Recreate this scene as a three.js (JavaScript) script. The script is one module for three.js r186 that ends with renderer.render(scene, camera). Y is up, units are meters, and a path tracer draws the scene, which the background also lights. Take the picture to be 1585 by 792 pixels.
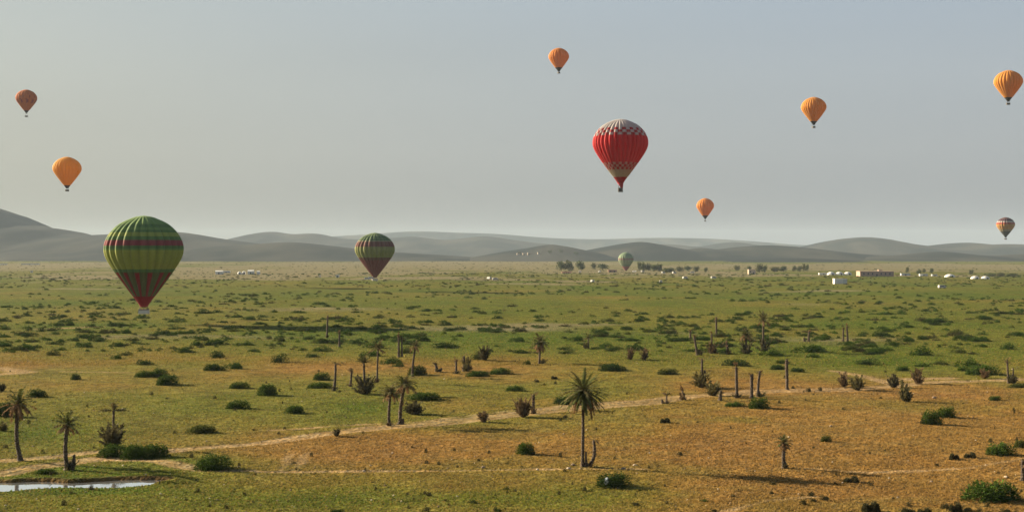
import * as THREE from 'three';
import { MarchingCubes } from 'three/addons/objects/MarchingCubes.js';
import { mergeGeometries } from 'three/addons/utils/BufferGeometryUtils.js';

// ---------------------------------------------------------------- camera, sky, sun, exposure
const scene = new THREE.Scene();
const clamp = (v, a = 0, b = 1) => Math.min(b, Math.max(a, v)), mix = (a, b, t) => a + (b - a) * t;
const EYE = 21.5, FOCAL = 2176, HORIZON = 392;           // eye height (m), lens in photo pixels, horizon row
const camera = new THREE.PerspectiveCamera(2 * Math.atan(396 / FOCAL) * 180 / Math.PI, 1585 / 792, 1, 60000);
camera.position.set(0, EYE, 0);
camera.lookAt(0, EYE - (396 - HORIZON) / FOCAL * 100, -100);

const SUN_EL = 20 * Math.PI / 180, SUN_AZ = 24 * Math.PI / 180;
const sunDir = new THREE.Vector3(-Math.cos(SUN_AZ) * Math.cos(SUN_EL), Math.sin(SUN_EL), -Math.sin(SUN_AZ) * Math.cos(SUN_EL));
function skyTexture() {
  const W = 1024, Hh = 512, a = new Float32Array(W * Hh * 4);
  const stops = [[-90, [.062, .061, .058]], [-1, [.07, .069, .066]], [1.5, [.087, .091, .091]], [4, [.113, .121, .121]], [7, [.121, .135, .141]], [11, [.115, .138, .158]], [20, [.075, .103, .138]], [45, [.045, .071, .108]], [90, [.035, .057, .095]]];
  for (let j = 0; j < Hh; j++) {
    const el = ((j + .5) / Hh - .5) * Math.PI, deg = el * 180 / Math.PI;
    let k = 0; while (k < stops.length - 2 && deg > stops[k + 1][0]) k++;
    let t = (deg - stops[k][0]) / (stops[k + 1][0] - stops[k][0]); t = Math.min(1, Math.max(0, t));
    const b = stops[k][1].map((v, i) => v + (stops[k + 1][1][i] - v) * t);
    const b3 = [0, 0, 0];
    for (let i = 0; i < W; i++) {
      const az = ((i + .5) / W - .5) * 2 * Math.PI;
      const d = new THREE.Vector3(Math.cos(az) * Math.cos(el), Math.sin(el), Math.sin(az) * Math.cos(el));
      const c = Math.max(0, d.dot(sunDir)), w1 = Math.pow(c, 2.2), w2 = Math.pow(c, 14);
      const o = (j * W + i) * 4, veil = 1 + .07 * (fbm(Math.cos(az) * 2.2 + 9, Math.sin(az) * 2.2 + el * 16 + 5, 301, 4) - .5); for (let k = 0; k < 3; k++) b3[k] = b[k] * veil;
      a[o] = b3[0] * .93 + .072 * w1 + .11 * w2; a[o + 1] = b3[1] * .93 + .057 * w1 + .09 * w2; a[o + 2] = b3[2] * .95 + .006 * w1 + .05 * w2; a[o + 3] = 1;
    }
  }
  const t = new THREE.DataTexture(a, W, Hh, THREE.RGBAFormat, THREE.FloatType);
  t.mapping = THREE.EquirectangularReflectionMapping; t.magFilter = t.minFilter = THREE.LinearFilter; t.wrapS = THREE.RepeatWrapping; t.needsUpdate = true;
  return t;
}
scene.background = skyTexture(); scene.environment = scene.background;
const sun = new THREE.DirectionalLight(new THREE.Color().setRGB(1, .84, .60), 5);
sun.position.copy(sunDir).multiplyScalar(900).add(new THREE.Vector3(0, 0, -300)); sun.target.position.set(0, 0, -300);
sun.castShadow = true; Object.assign(sun.shadow.camera, { left: -500, right: 500, top: 500, bottom: -500, near: 10, far: 2200 }); sun.shadow.mapSize.set(4096, 4096);
scene.add(sun, sun.target);
scene.fog = new THREE.FogExp2(new THREE.Color().setRGB(.71, .86, 1), 0.000033);
const renderer = new THREE.WebGLRenderer({ antialias: true });
renderer.toneMapping = THREE.LinearToneMapping; renderer.toneMappingExposure = 3.55; renderer.shadowMap.enabled = true;

// ---------------------------------------------------------------- helpers
function rng(seed) { let a = seed >>> 0; return () => { a = a + 0x6D2B79F5 | 0; let t = Math.imul(a ^ a >>> 15, 1 | a); t = t + Math.imul(t ^ t >>> 7, 61 | t) ^ t; return ((t ^ t >>> 14) >>> 0) / 4294967296; }; }

const sstep = (a, b, v) => { const t = clamp((v - a) / (b - a)); return t * t * (3 - 2 * t); };
const mixc = (a, b, t) => [mix(a[0], b[0], t), mix(a[1], b[1], t), mix(a[2], b[2], t)];
function hash(x, y, s = 0) { let h = Math.imul(x, 374761393) + Math.imul(y, 668265263) + Math.imul(s, 2147483647 ^ 0x51ed27) | 0; h = Math.imul(h ^ h >>> 13, 1274126177); return ((h ^ h >>> 16) >>> 0) / 4294967296; }
function vnoise(x, y, s = 0, per = 0) {
  const xi = Math.floor(x), yi = Math.floor(y), fx = x - xi, fy = y - yi, u = fx * fx * (3 - 2 * fx), v = fy * fy * (3 - 2 * fy);
  const m = per ? k => ((k % per) + per) % per : k => k;
  return mix(mix(hash(m(xi), m(yi), s), hash(m(xi + 1), m(yi), s), u), mix(hash(m(xi), m(yi + 1), s), hash(m(xi + 1), m(yi + 1), s), u), v);
}
function fbm(x, y, s = 0, oct = 4) { let a = .5, v = 0, n = 0; for (let i = 0; i < oct; i++) { v += a * vnoise(x, y, s + i * 17); n += a; a *= .5; x = x * 2.03 + 7.1; y = y * 2.03 + 3.7; } return v / n; }
const depthOf = py => FOCAL * EYE / (py - HORIZON);
const P = (px, py) => { const d = depthOf(py); return [(px - 792.5) / FOCAL * d, -d]; };    // where a spot of the plain lies, in metres
const counts = {};
function numbered(n) { const k = counts[n] = (counts[n] ?? -1) + 1; return k ? `${n}_${String(k).padStart(3, '0')}` : n; }
function tag(o, label, category, group) { o.userData.label = label; o.userData.category = category; if (group) o.userData.group = group; return o; }
function thing(name, label, category, [x, y, z], turn = 0, group) { const o = new THREE.Group(); o.name = numbered(name); o.position.set(x, y, z); o.rotation.y = turn; scene.add(o); return tag(o, label, category, group); }
function mesh(name, geo, mat, parent) { const m = new THREE.Mesh(geo, mat); m.name = name; m.castShadow = m.receiveShadow = true; parent.add(m); return m; }
function solo(name, geo, mat, label, category, [x, y, z], turn = 0, group) { const m = mesh(numbered(name), geo, mat, scene); m.position.set(x, y, z); m.rotation.y = turn; return tag(m, label, category, group); }
function structure(name, geo, mat, kind = 'structure') { const m = mesh(numbered(name), geo, mat, scene); m.userData.kind = kind; return m; }

class Builder {           // triangles with a colour each
  constructor() { this.p = []; this.c = []; }
  tri(a, b, c, col) { this.p.push(...a, ...b, ...c); if (col) this.c.push(...col, ...col, ...col); return this; }
  quad(a, b, c, d, col) { this.tri(a, b, c, col); return this.tri(a, c, d, col); }
  box(x0, y0, z0, x1, y1, z1, col) {
    const v = (x, y, z) => [x, y, z];
    this.quad(v(x0, y0, z1), v(x1, y0, z1), v(x1, y1, z1), v(x0, y1, z1), col); this.quad(v(x1, y0, z0), v(x0, y0, z0), v(x0, y1, z0), v(x1, y1, z0), col);
    this.quad(v(x0, y0, z0), v(x0, y0, z1), v(x0, y1, z1), v(x0, y1, z0), col); this.quad(v(x1, y0, z1), v(x1, y0, z0), v(x1, y1, z0), v(x1, y1, z1), col);
    this.quad(v(x0, y1, z1), v(x1, y1, z1), v(x1, y1, z0), v(x0, y1, z0), col); return this.quad(v(x0, y0, z0), v(x1, y0, z0), v(x1, y0, z1), v(x0, y0, z1), col);
  }
  rod(a, b, r0, r1, n = 5, col) {
    const A = new THREE.Vector3(...a), B = new THREE.Vector3(...b), d = B.clone().sub(A).normalize(), u = new THREE.Vector3(Math.abs(d.y) > .9 ? 1 : 0, Math.abs(d.y) > .9 ? 0 : 1, 0).cross(d).normalize(), w = d.clone().cross(u);
    const ring = (C, r) => Array.from({ length: n }, (_, i) => { const t = i / n * 2 * Math.PI; return C.clone().addScaledVector(u, Math.cos(t) * r).addScaledVector(w, Math.sin(t) * r).toArray(); });
    const p = ring(A, r0), q = ring(B, r1); for (let i = 0; i < n; i++) { const j = (i + 1) % n; this.quad(p[i], p[j], q[j], q[i], col); } 
    for (let i = 1; i < n - 1; i++) { this.tri(q[0], q[i], q[i + 1], col); this.tri(p[0], p[i + 1], p[i], col); } return this;
  }
  geo() { const g = new THREE.BufferGeometry(); g.setAttribute('position', new THREE.Float32BufferAttribute(this.p, 3)); if (this.c.length) g.setAttribute('color', new THREE.Float32BufferAttribute(this.c, 3)); g.computeVertexNormals(); return g; }
}
const std = (c, roughness = .9, o = {}) => new THREE.MeshStandardMaterial({ color: new THREE.Color().setRGB(...c), roughness, ...o });
const leafMat = (through = .3, o = {}) => new THREE.MeshPhysicalMaterial({ vertexColors: true, roughness: 1, transmission: through, thickness: 0, side: THREE.DoubleSide, specularIntensity: .1, ...o });

// ---------------------------------------------------------------- the plain
const seg = (a, b, x, z) => { const dx = b[0] - a[0], dz = b[1] - a[1], t = clamp(((x - a[0]) * dx + (z - a[1]) * dz) / (dx * dx + dz * dz)); return [Math.hypot(x - a[0] - dx * t, z - a[1] - dz * t), t]; };
function poly(list) { const pts = list.map(([px, py, w]) => [...P(px, py), w]); let x0 = 1e9, x1 = -1e9, z0 = 1e9, z1 = -1e9; for (const p of pts) { x0 = Math.min(x0, p[0]); x1 = Math.max(x1, p[0]); z0 = Math.min(z0, p[1]); z1 = Math.max(z1, p[1]); } return { pts, box: [x0 - 8, x1 + 8, z0 - 8, z1 + 8] }; }
function nearPoly(L, x, z) {          // distance to a line of varying half-width, minus that half-width
  const b = L.box; if (x < b[0] || x > b[1] || z < b[2] || z > b[3]) return 99;
  let best = 99; for (let i = 0; i < L.pts.length - 1; i++) { const a = L.pts[i], c = L.pts[i + 1], [d, t] = seg(a, c, x, z); best = Math.min(best, d - mix(a[2], c[2], t)); } return best;
}
const TRACKS = [
  poly([[-90, 719, 1.5], [0, 713, 1.5], [80, 706, 1.1], [140, 698, 1.1], [270, 695, 1.3], [400, 683, 1.3], [480, 673, 1.5], [570, 663, 1.9], [650, 656, 2], [790, 641, 2.5], [900, 631, 3.3], [1000, 624, 3], [1060, 615, 2.2], [1180, 606, 2.2], [1300, 604, 2], [1430, 592, 1.8], [1600, 586, 2]]),
  poly([[-90, 752, 1.5], [-20, 739, 1.6], [40, 725, 1.4], [90, 718, 1.3], [130, 711, 1.5], [200, 703, 2], [270, 697, 1]]),
  poly([[140, 707, .8], [230, 711, 1.2], [310, 727, .8], [380, 728, .5], [470, 727, .45], [700, 725, .3], [880, 722, .3], [1000, 722, .2]]),
  poly([[432, 727, .12], [442, 716, .12], [445, 706, .12], [452, 701, .1]]), poly([[455, 727, .12], [466, 713, .12], [468, 706, .12], [476, 700, .1]]),
  poly([[1190, 722, .2], [1350, 728, .22], [1500, 722, .2], [1600, 708, .25]]), poly([[1120, 792, .25], [1190, 772, .2], [1260, 765, .2]]),
  poly([[0, 569, 1.5], [36, 576, 2.2], [-30, 582, 2]]), poly([[90, 575, .5], [200, 576, .5]]),
  poly([[60, 510, 2], [150, 506, 2.5]]), poly([[420, 664, .3], [640, 652, .3], [800, 634, .3]]),
  poly([[1290, 572, 1.2], [1385, 594, 1.2]]), poly([[1395, 588, 2.4], [1470, 584, 1.6]]),
];
const POND = poly([[-80, 754.5, 3.0], [10, 753, 2.1], [35, 751, 1.9], [62, 750, 1.6], [100, 750.5, .9], [135, 749.5, 1.3], [175, 748.2, 1.8], [205, 747, 1.45], [228, 745.4, .85], [244, 744.4, .3]]);
const WATER_Y = -.07;
function height(x, z) {
  const d = Math.hypot(x, z);
  let h = (fbm(x / 34, z / 34, 3, 3) - .5) * .7 + (fbm(x / 7, z / 7, 9, 3) - .5) * .30;
  h += (fbm(x / 260, z / 260, 21, 3) - .5) * 3.2 * sstep(350, 1100, d);
  const q = nearPoly(POND, x, z);
  if (q < 12) {
    h = mix(-.02, Math.max(-.02, h), sstep(1.5, 7, q));
    const wob = (vnoise(x / .8, z / .8, 41) - .5) * .5 + (vnoise(x / 2.6, z / 2.6, 44) - .5) * .5;
    h -= .42 * (1 - sstep(-.3, .6, q + wob * .5)); 
    const bank = z < -131 ? 1 : 0; h += .27 * bank * sstep(.35, .95, q + wob * .5) * (1 - sstep(1.3, 4, q));
  }
  for (let i = 0; i < 3; i++) { const t = nearPoly(TRACKS[i], x, z); if (t < .6) h -= .07 * (1 - sstep(-.5, .6, t)); }
  return h;
}
const PATCH = [    // pale, green or bare places seen on the plain: [px, py, half width px, half height px, greenness change]
  [120, 742, 190, 16, .75], [250, 716, 90, 12, .45], [120, 724, 60, 6, .6], [130, 760, 160, 8, .7], [520, 770, 230, 18, .42], [250, 785, 300, 12, .1], [40, 672, 120, 22, .35], [130, 690, 70, 10, .2], [560, 632, 75, 18, .55], [300, 640, 120, 30, .15], [160, 645, 330, 55, .28], [220, 778, 430, 26, .3],
  [540, 690, 220, 26, -.42], [760, 690, 300, 34, -.4], [1300, 690, 330, 60, -.5], [950, 760, 180, 28, .22], [1150, 652, 60, 7, .3], [820, 770, 160, 14, .3], [1040, 600, 120, 12, .1], [560, 570, 220, 12, -.24], [760, 580, 130, 16, -.35], [1130, 600, 160, 16, -.4], [1430, 606, 200, 14, -.45],
  [250, 600, 260, 14, -.1], [930, 570, 120, 12, -.1], [1370, 560, 130, 14, .5], [650, 525, 260, 16, .35], [1040, 520, 260, 20, .35], [1360, 505, 200, 12, .35], [130, 506, 110, 6, .6], [480, 515, 130, 16, .35], [60, 545, 140, 16, .1], [720, 545, 170, 10, .3],
].map(([px, py, rx, ry, g]) => { const [x, z] = P(px, py), m = -z / FOCAL; return [x, z, rx * m, Math.abs(P(px, py - ry)[1] - P(px, py + ry)[1]) / 2, g]; });
const HAZY_BARE = [[60, 411, 260, 8], [420, 421, 330, 9], [700, 409, 420, 7], [640, 431, 150, 3], [760, 434, 90, 2], [905, 436, 60, 2], [960, 419, 260, 7], [1290, 413, 330, 6], [1150, 426, 160, 3], [1500, 412, 260, 6], [1430, 426, 150, 3], [200, 430, 160, 3]].map(([px, py, rx, ry]) => { const [x, z] = P(px, py), m = -z / FOCAL; return [x, z, rx * m, Math.abs(P(px, py - ry)[1] - P(px, py + ry)[1]) / 2]; });
const DRY = [.268, .152, .045], STRAW = [.29, .197, .07], OLIVE = [.162, .150, .028], GREEN = [.090, .124, .016], PALE = [.42, .285, .16], HAZE_DUST = [.225, .205, .14], RED = [.25, .128, .05], MUD = [.10, .062, .03];
function groundColour(x, z) {
  const d = Math.hypot(x, z);
  const n1 = fbm(x / 55 + 3, z / 75, 51, 4), n2 = fbm(x / 14, z / 18, 57, 3), n3 = vnoise(x / 3.1, z / 3.1, 61);
  let g = mix(.12, .22, sstep(115, 170, d)); g = mix(g, .42, sstep(185, 235, d)); g = mix(g, .66, sstep(260, 340, d)); g = mix(g, .74, sstep(400, 600, d));
  g += (n1 - .5) * .85 + (n2 - .5) * .45 + (n3 - .5) * .16;
  for (const [cx, cz, rx, rz, v] of PATCH) { const q = ((x - cx) / rx) ** 2 + ((z - cz) / rz) ** 2; if (q < 4) g += v * Math.exp(-q * 1.3); }
  g = clamp(g);
  let c = g < .45 ? mixc(DRY, OLIVE, g / .45) : mixc(OLIVE, GREEN, (g - .45) / .55);
  c = mixc(c, RED, clamp((fbm(x / 22, z / 30, 71, 3) - .52) * 2.6) * (1 - g) * .6);
  c = mixc(c, STRAW, clamp((n3 - .5) * .9 + (n2 - .5) * .7) * .7 * (1 - .6 * g));
  // bare dusty earth in outlined flats, with some distance haze painted into its pale colour
  if (d > 330) { let e = -.69 + fbm(x / 90, z / 60, 81, 4); for (const [cx, cz, rx, rz] of HAZY_BARE) { const q = ((x - cx) / rx) ** 2 + ((z - cz) / rz) ** 2; if (q < 3) e = Math.max(e, .75 - q + (fbm(x / 70, z / 45, 83, 4) - .5) * 1.9); } c = mixc(c, mixc(HAZE_DUST, STRAW, n2 * .5), clamp(e * 9) * (.72 + .28 * n3)); }
  for (let i = 0; i < TRACKS.length; i++) { const t = nearPoly(TRACKS[i], x, z); if (t < 1.2) c = mixc(c, PALE, (1 - sstep(-.35, .55, t + (n3 - .5) * .9)) * (.9 - .2 * n2) * (i < 2 && t < -.95 ? .78 : 1)); }
  const q = nearPoly(POND, x, z);
  if (q < 1.6) { const far = z < -131; c = mixc(c, far ? mixc(MUD, DRY, .35 * n3) : GREEN, (1 - sstep(far ? .6 : -.2, far ? 1.5 : 1.2, q + (n3 - .5) * .5))); }
  return c;
}
function graded(fine, growth, to, start, spacing) { const out = [...fine]; let v = start, s = spacing; while (v < to) { v += s; out.push(v); s *= growth; } return out; }
function buildGround() {
  const zs = []; for (let v = 96; v < 124; v += .6) zs.push(v); for (let v = 124; v < 142; v += .24) zs.push(v); for (let v = 142; v < 200; v += .5) zs.push(v); 
  const zf = graded(zs, 1.011, 12500, 200, .55);
  const zb = []; for (let v = -12000, k = 0; v < 90; k++) { zb.push(v); v = v < -200 ? v * .6 : v + 60; }
  const Z = [...zb, ...zf];
  const xp = []; for (let v = 0; v < 60; v += .42) xp.push(v); const X1 = graded(xp, 1.035, 12500, 60, .46), X = [...X1.slice(1).map(v => -v).reverse(), ...X1];
  const nx = X.length, nz = Z.length, pos = new Float32Array(nx * nz * 3), col = new Float32Array(nx * nz * 3), uv = new Float32Array(nx * nz * 2);
  for (let j = 0, o = 0; j < nz; j++) for (let i = 0; i < nx; i++, o++) {
    const x = X[i], z = -Z[j]; pos[o * 3] = x; pos[o * 3 + 1] = height(x, z); pos[o * 3 + 2] = z;
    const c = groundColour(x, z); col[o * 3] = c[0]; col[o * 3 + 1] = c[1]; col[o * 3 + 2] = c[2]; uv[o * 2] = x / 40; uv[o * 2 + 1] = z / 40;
  }
  const idx = new Uint32Array((nx - 1) * (nz - 1) * 6); let k = 0;
  for (let j = 0; j < nz - 1; j++) for (let i = 0; i < nx - 1; i++) { const a = j * nx + i, b = a + 1, c = a + nx, d = c + 1; idx[k++] = a; idx[k++] = b; idx[k++] = d; idx[k++] = a; idx[k++] = d; idx[k++] = c; }
  const g = new THREE.BufferGeometry(); g.setAttribute('position', new THREE.BufferAttribute(pos, 3)); g.setAttribute('color', new THREE.BufferAttribute(col, 3)); g.setAttribute('uv', new THREE.BufferAttribute(uv, 2)); g.setIndex(new THREE.BufferAttribute(idx, 1)); g.computeVertexNormals();
  console.log('ground', nx, nz, k / 3);
  return g;
}
function grainTextures() {
  const N = 1024, map = new Uint8Array(N * N * 4), bump = new Uint8Array(N * N * 4);
  const layers = [[16, .2], [50, .3], [128, .28], [320, .22]];
  for (let j = 0; j < N; j++) for (let i = 0; i < N; i++) {
    let v = 0, f = 0; for (const [c, w] of layers) { const n = vnoise(i / N * c, j / N * c, c, c); v += w * n; if (c > 40) f += w * n / .8; }
    const o = (j * N + i) * 4, tone = clamp(.5 + (v - .5) * 1.9), warm = (vnoise(i / N * 90, j / N * 90, 7, 90) - .5) * .16;
    map[o] = 255 * clamp(.60 + .40 * tone + warm * .5); map[o + 1] = 255 * clamp(.60 + .40 * tone); map[o + 2] = 255 * clamp(.56 + .40 * tone - warm); map[o + 3] = 255;
    const h = clamp(.5 + (f - .5) * 2.1); bump[o] = bump[o + 1] = bump[o + 2] = 255 * h; bump[o + 3] = 255;
  }
  const mk = (a, srgb) => { const t = new THREE.DataTexture(a, N, N, THREE.RGBAFormat); t.wrapS = t.wrapT = THREE.RepeatWrapping; t.magFilter = THREE.LinearFilter; t.minFilter = THREE.LinearMipmapLinearFilter; t.generateMipmaps = true; if (srgb) t.colorSpace = THREE.SRGBColorSpace; t.needsUpdate = true; return t; };
  return [mk(map, true), mk(bump, false)];
}
const [grainMap, grainBump] = grainTextures();
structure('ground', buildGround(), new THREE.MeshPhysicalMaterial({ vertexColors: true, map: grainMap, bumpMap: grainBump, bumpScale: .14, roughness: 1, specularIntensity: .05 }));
{ // still water lying in the basin
  const g = new THREE.PlaneGeometry(25, 9, 25, 9).rotateX(-Math.PI / 2), [x, z] = P(60, 750); 
  const w = structure('pond_water', g, new THREE.MeshStandardMaterial({ color: new THREE.Color().setRGB(.9, .93, .95), metalness: .92, roughness: .04 })); w.position.set(x + .6, WATER_Y, z);
}

// ---------------------------------------------------------------- hills
const hillMat = new THREE.MeshPhysicalMaterial({ vertexColors: true, roughness: 1, specularIntensity: .05 });
function hill(pts, D, front, back, seed, tone = 1, relief = 1) {
  const step = 3.5, cols = [], rows = 44, x0 = pts[0][0], x1 = pts[pts.length - 1][0];
  for (let px = x0; px <= x1 + .01; px += step) {
    let k = 0; while (k < pts.length - 2 && px > pts[k + 1][0]) k++;
    const p0 = pts[Math.max(0, k - 1)], p1 = pts[k], p2 = pts[k + 1], p3 = pts[Math.min(pts.length - 1, k + 2)], t = clamp((px - p1[0]) / (p2[0] - p1[0]));
    const m1 = (p2[1] - p0[1]) / (p2[0] - p0[0] || 1) * (p2[0] - p1[0]), m2 = (p3[1] - p1[1]) / (p3[0] - p1[0] || 1) * (p2[0] - p1[0]);
    const y = (2 * t ** 3 - 3 * t * t + 1) * p1[1] + (t ** 3 - 2 * t * t + t) * m1 + (-2 * t ** 3 + 3 * t * t) * p2[1] + (t ** 3 - t * t) * m2;
    cols.push([(px - 792.5) / FOCAL * D, EYE + (HORIZON - y) / FOCAL * D]);
  }
  const pos = [], col = [], idx = [], n = cols.length;
  for (let j = 0; j <= rows; j++) for (let i = 0; i < n; i++) {
    const s = j / rows * 2 - 1, [x, top] = cols[i], z = -D - (s < 0 ? s * front : s * back), prof = Math.pow(Math.cos(s * Math.PI / 2), 2.3);
    const rough = (fbm(x / 260, z / 420, seed, 4) - .5) * top * .5 * relief * Math.abs(s) * prof * 1.6, gully = Math.abs(fbm(x / 120, z / 500, seed + 5, 3) - .5) * top * .5 * relief * prof * Math.abs(s);
    pos.push(x, Math.min(top, top * prof + rough - gully) - (1 - prof) * 4, z);
    const m = fbm(x / 150, z / 300, seed + 9, 4), c = mixc([.012, .016, .016], [.040, .039, .032], clamp((m - .38) * 3.2)); col.push(c[0] * tone, c[1] * tone, c[2] * tone);
    if (i && j) { const a = (j - 1) * n + i - 1; idx.push(a, a + 1, a + n + 1, a, a + n + 1, a + n); }
  }
  const g = new THREE.BufferGeometry(); g.setAttribute('position', new THREE.Float32BufferAttribute(pos, 3)); g.setAttribute('color', new THREE.Float32BufferAttribute(col, 3)); g.setIndex(idx); g.computeVertexNormals();
  return structure('hill', g, hillMat);
}
hill([[-260, 330], [-120, 300], [-50, 312], [0, 329], [40, 347], [85, 354], [122, 364], [165, 363], [230, 358], [285, 360], [340, 369], [400, 377], [480, 386], [560, 395], [640, 404]], 5200, 1500, 1800, 11);
hill([[240, 396], [320, 383], [400, 378], [450, 375], [500, 379], [560, 386], [640, 392], [720, 397], [800, 404]], 4400, 900, 900, 12);
hill([[240, 396], [330, 378], [390, 363], [420, 358.5], [452, 362], [490, 361.5], [530, 369], [570, 370], [620, 367], [640, 366], [690, 371], [750, 365.5], [800, 372], [870, 381], [940, 395]], 8200, 1800, 1800, 13);
const hamletHill = hill([[700, 404], [770, 391], [815, 384], [850, 378.5], [872, 380.5], [910, 388], [960, 399], [990, 407]], 4300, 700, 800, 14);
hill([[830, 406], [880, 393], [920, 385], [985, 374.5], [1012, 376.5], [1060, 385.5], [1085, 383.5], [1110, 385.5], [1150, 381.5], [1190, 379.5], [1240, 383], [1310, 391.5], [1370, 396], [1440, 404]], 4600, 1000, 1100, 15);
hill([[930, 396], [1010, 379], [1045, 378.5], [1080, 381.5], [1130, 375], [1170, 379.5], [1230, 390], [1290, 396]], 8000, 1500, 1500, 16);
hill([[1130, 397], [1200, 389], [1245, 382], [1290, 372], [1342, 367], [1385, 374], [1430, 380.5], [1490, 375.5], [1525, 379], [1560, 377.5], [1620, 380], [1700, 372], [1800, 392]], 6800, 1500, 1500, 17);
hill([[1290, 406], [1340, 398], [1400, 394.5], [1455, 389.5], [1500, 394], [1540, 395.5], [1600, 393], [1700, 398], [1760, 408]], 4100, 700, 700, 18);
hill([[1080, 410], [1160, 402], [1230, 399.5], [1300, 402], [1380, 408]], 3600, 500, 500, 19);
hill([[-300, 384], [-80, 374], [60, 370], [200, 368], [330, 371], [470, 368], [560, 363], [640, 358], [710, 360], [770, 362], [850, 368], [930, 370], [1010, 368], [1090, 369], [1160, 373], [1240, 379], [1340, 382], [1500, 383], [1800, 387]], 11000, 1100, 1200, 20, 1.7, .3);

// ---------------------------------------------------------------- balloons
const PROFILE = [[0, 0], [.03, .2], [.105, .40], [.218, .62], [.37, .79], [.52, .90], [.67, .97], [.82, 1.0], [.98, .985], [1.16, .91], [1.39, .765], [1.6, .62], [1.79, .48], [1.98, .34], [2.14, .21], [2.28, .115]];   // [drop from the crown, radius] in radii
function profileAt(t) { const v = t * (PROFILE.length - 1), k = Math.min(PROFILE.length - 2, Math.floor(v)), f = v - k, g = i => PROFILE[clamp(i, 0, PROFILE.length - 1)], c = m => { const a = g(k - 1)[m], b = g(k)[m], d = g(k + 1)[m], e = g(k + 2)[m]; return .5 * (2 * b + (d - a) * f + (2 * a - 5 * b + 4 * d - e) * f * f + (3 * b - a - 3 * d + e) * f ** 3); }; return [c(0), Math.max(0, c(1))]; }
function goreGeometry(n, rows, across, bulge, taper = 1) {     // one puffed fabric gore of a unit balloon (radius 1, mouth at y = 0)
  const L = PROFILE[PROFILE.length - 1][0], pos = [], uv = [], idx = [], w = Math.PI / n;
  for (let j = 0; j <= rows; j++) for (let i = 0; i <= across; i++) {
    const [drop, r] = profileAt(j / rows), s = i / across * 2 - 1, a = s * w, swell = 1 + bulge * (Math.cos(s * Math.PI / 2) - 1) * clamp(r * 2.4 - .1, .1, 1);
    const rr = Math.max(.004, r * swell); pos.push(Math.sin(a) * rr, (L - drop), Math.cos(a) * rr); uv.push((s + 1) / 2, 1 - drop / L);
    if (i && j) { const q = across + 1, b = (j - 1) * q + i - 1; idx.push(b, b + q, b + q + 1, b, b + q + 1, b + 1); }
  }
  const g = new THREE.BufferGeometry(); g.setAttribute('position', new THREE.Float32BufferAttribute(pos, 3)); g.setAttribute('uv', new THREE.Float32BufferAttribute(uv, 2)); g.setIndex(idx); g.computeVertexNormals(); return g;
}
function clothTexture(paint, seed) {     // paint(drop 0..1 from crown to mouth, u across the gore) -> linear colour of the dyed cloth
  const W = 16, N = 512, a = new Uint8Array(W * N * 4), c = new THREE.Color();
  for (let j = 0; j < N; j++) for (let i = 0; i < W; i++) { const t = 1 - (j + .5) / N, k = 1 + (vnoise(i / 3, j / 9, seed) - .5) * .12, p = paint(t, (i + .5) / W).map(v => v * .8); c.setRGB(p[0] * k, p[1] * k, p[2] * k).convertLinearToSRGB(); const o = (j * W + i) * 4; a[o] = 255 * clamp(c.r); a[o + 1] = 255 * clamp(c.g); a[o + 2] = 255 * clamp(c.b); a[o + 3] = 255; }
  const t = new THREE.DataTexture(a, W, N, THREE.RGBAFormat); t.magFilter = t.minFilter = THREE.LinearFilter; t.colorSpace = THREE.SRGBColorSpace; t.needsUpdate = true; return t;
}
const cloth = (paint, seed, through = .24) => new THREE.MeshPhysicalMaterial({ map: clothTexture(paint, seed), roughness: .8, transmission: through, thickness: 0, side: THREE.DoubleSide, specularIntensity: .3 });
const bands = list => t => { for (const [end, c] of list) if (t <= end) return c; return list[list.length - 1][1]; };
const wickerMat = std([.36, .27, .2], .9), paleWicker = std([.62, .55, .5], .9), darkMetal = std([.03, .03, .035], .5, { metalness: .6 }), rimMat = std([.10, .07, .05], .7), cableMat = std([.05, .05, .05], .6);

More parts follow.
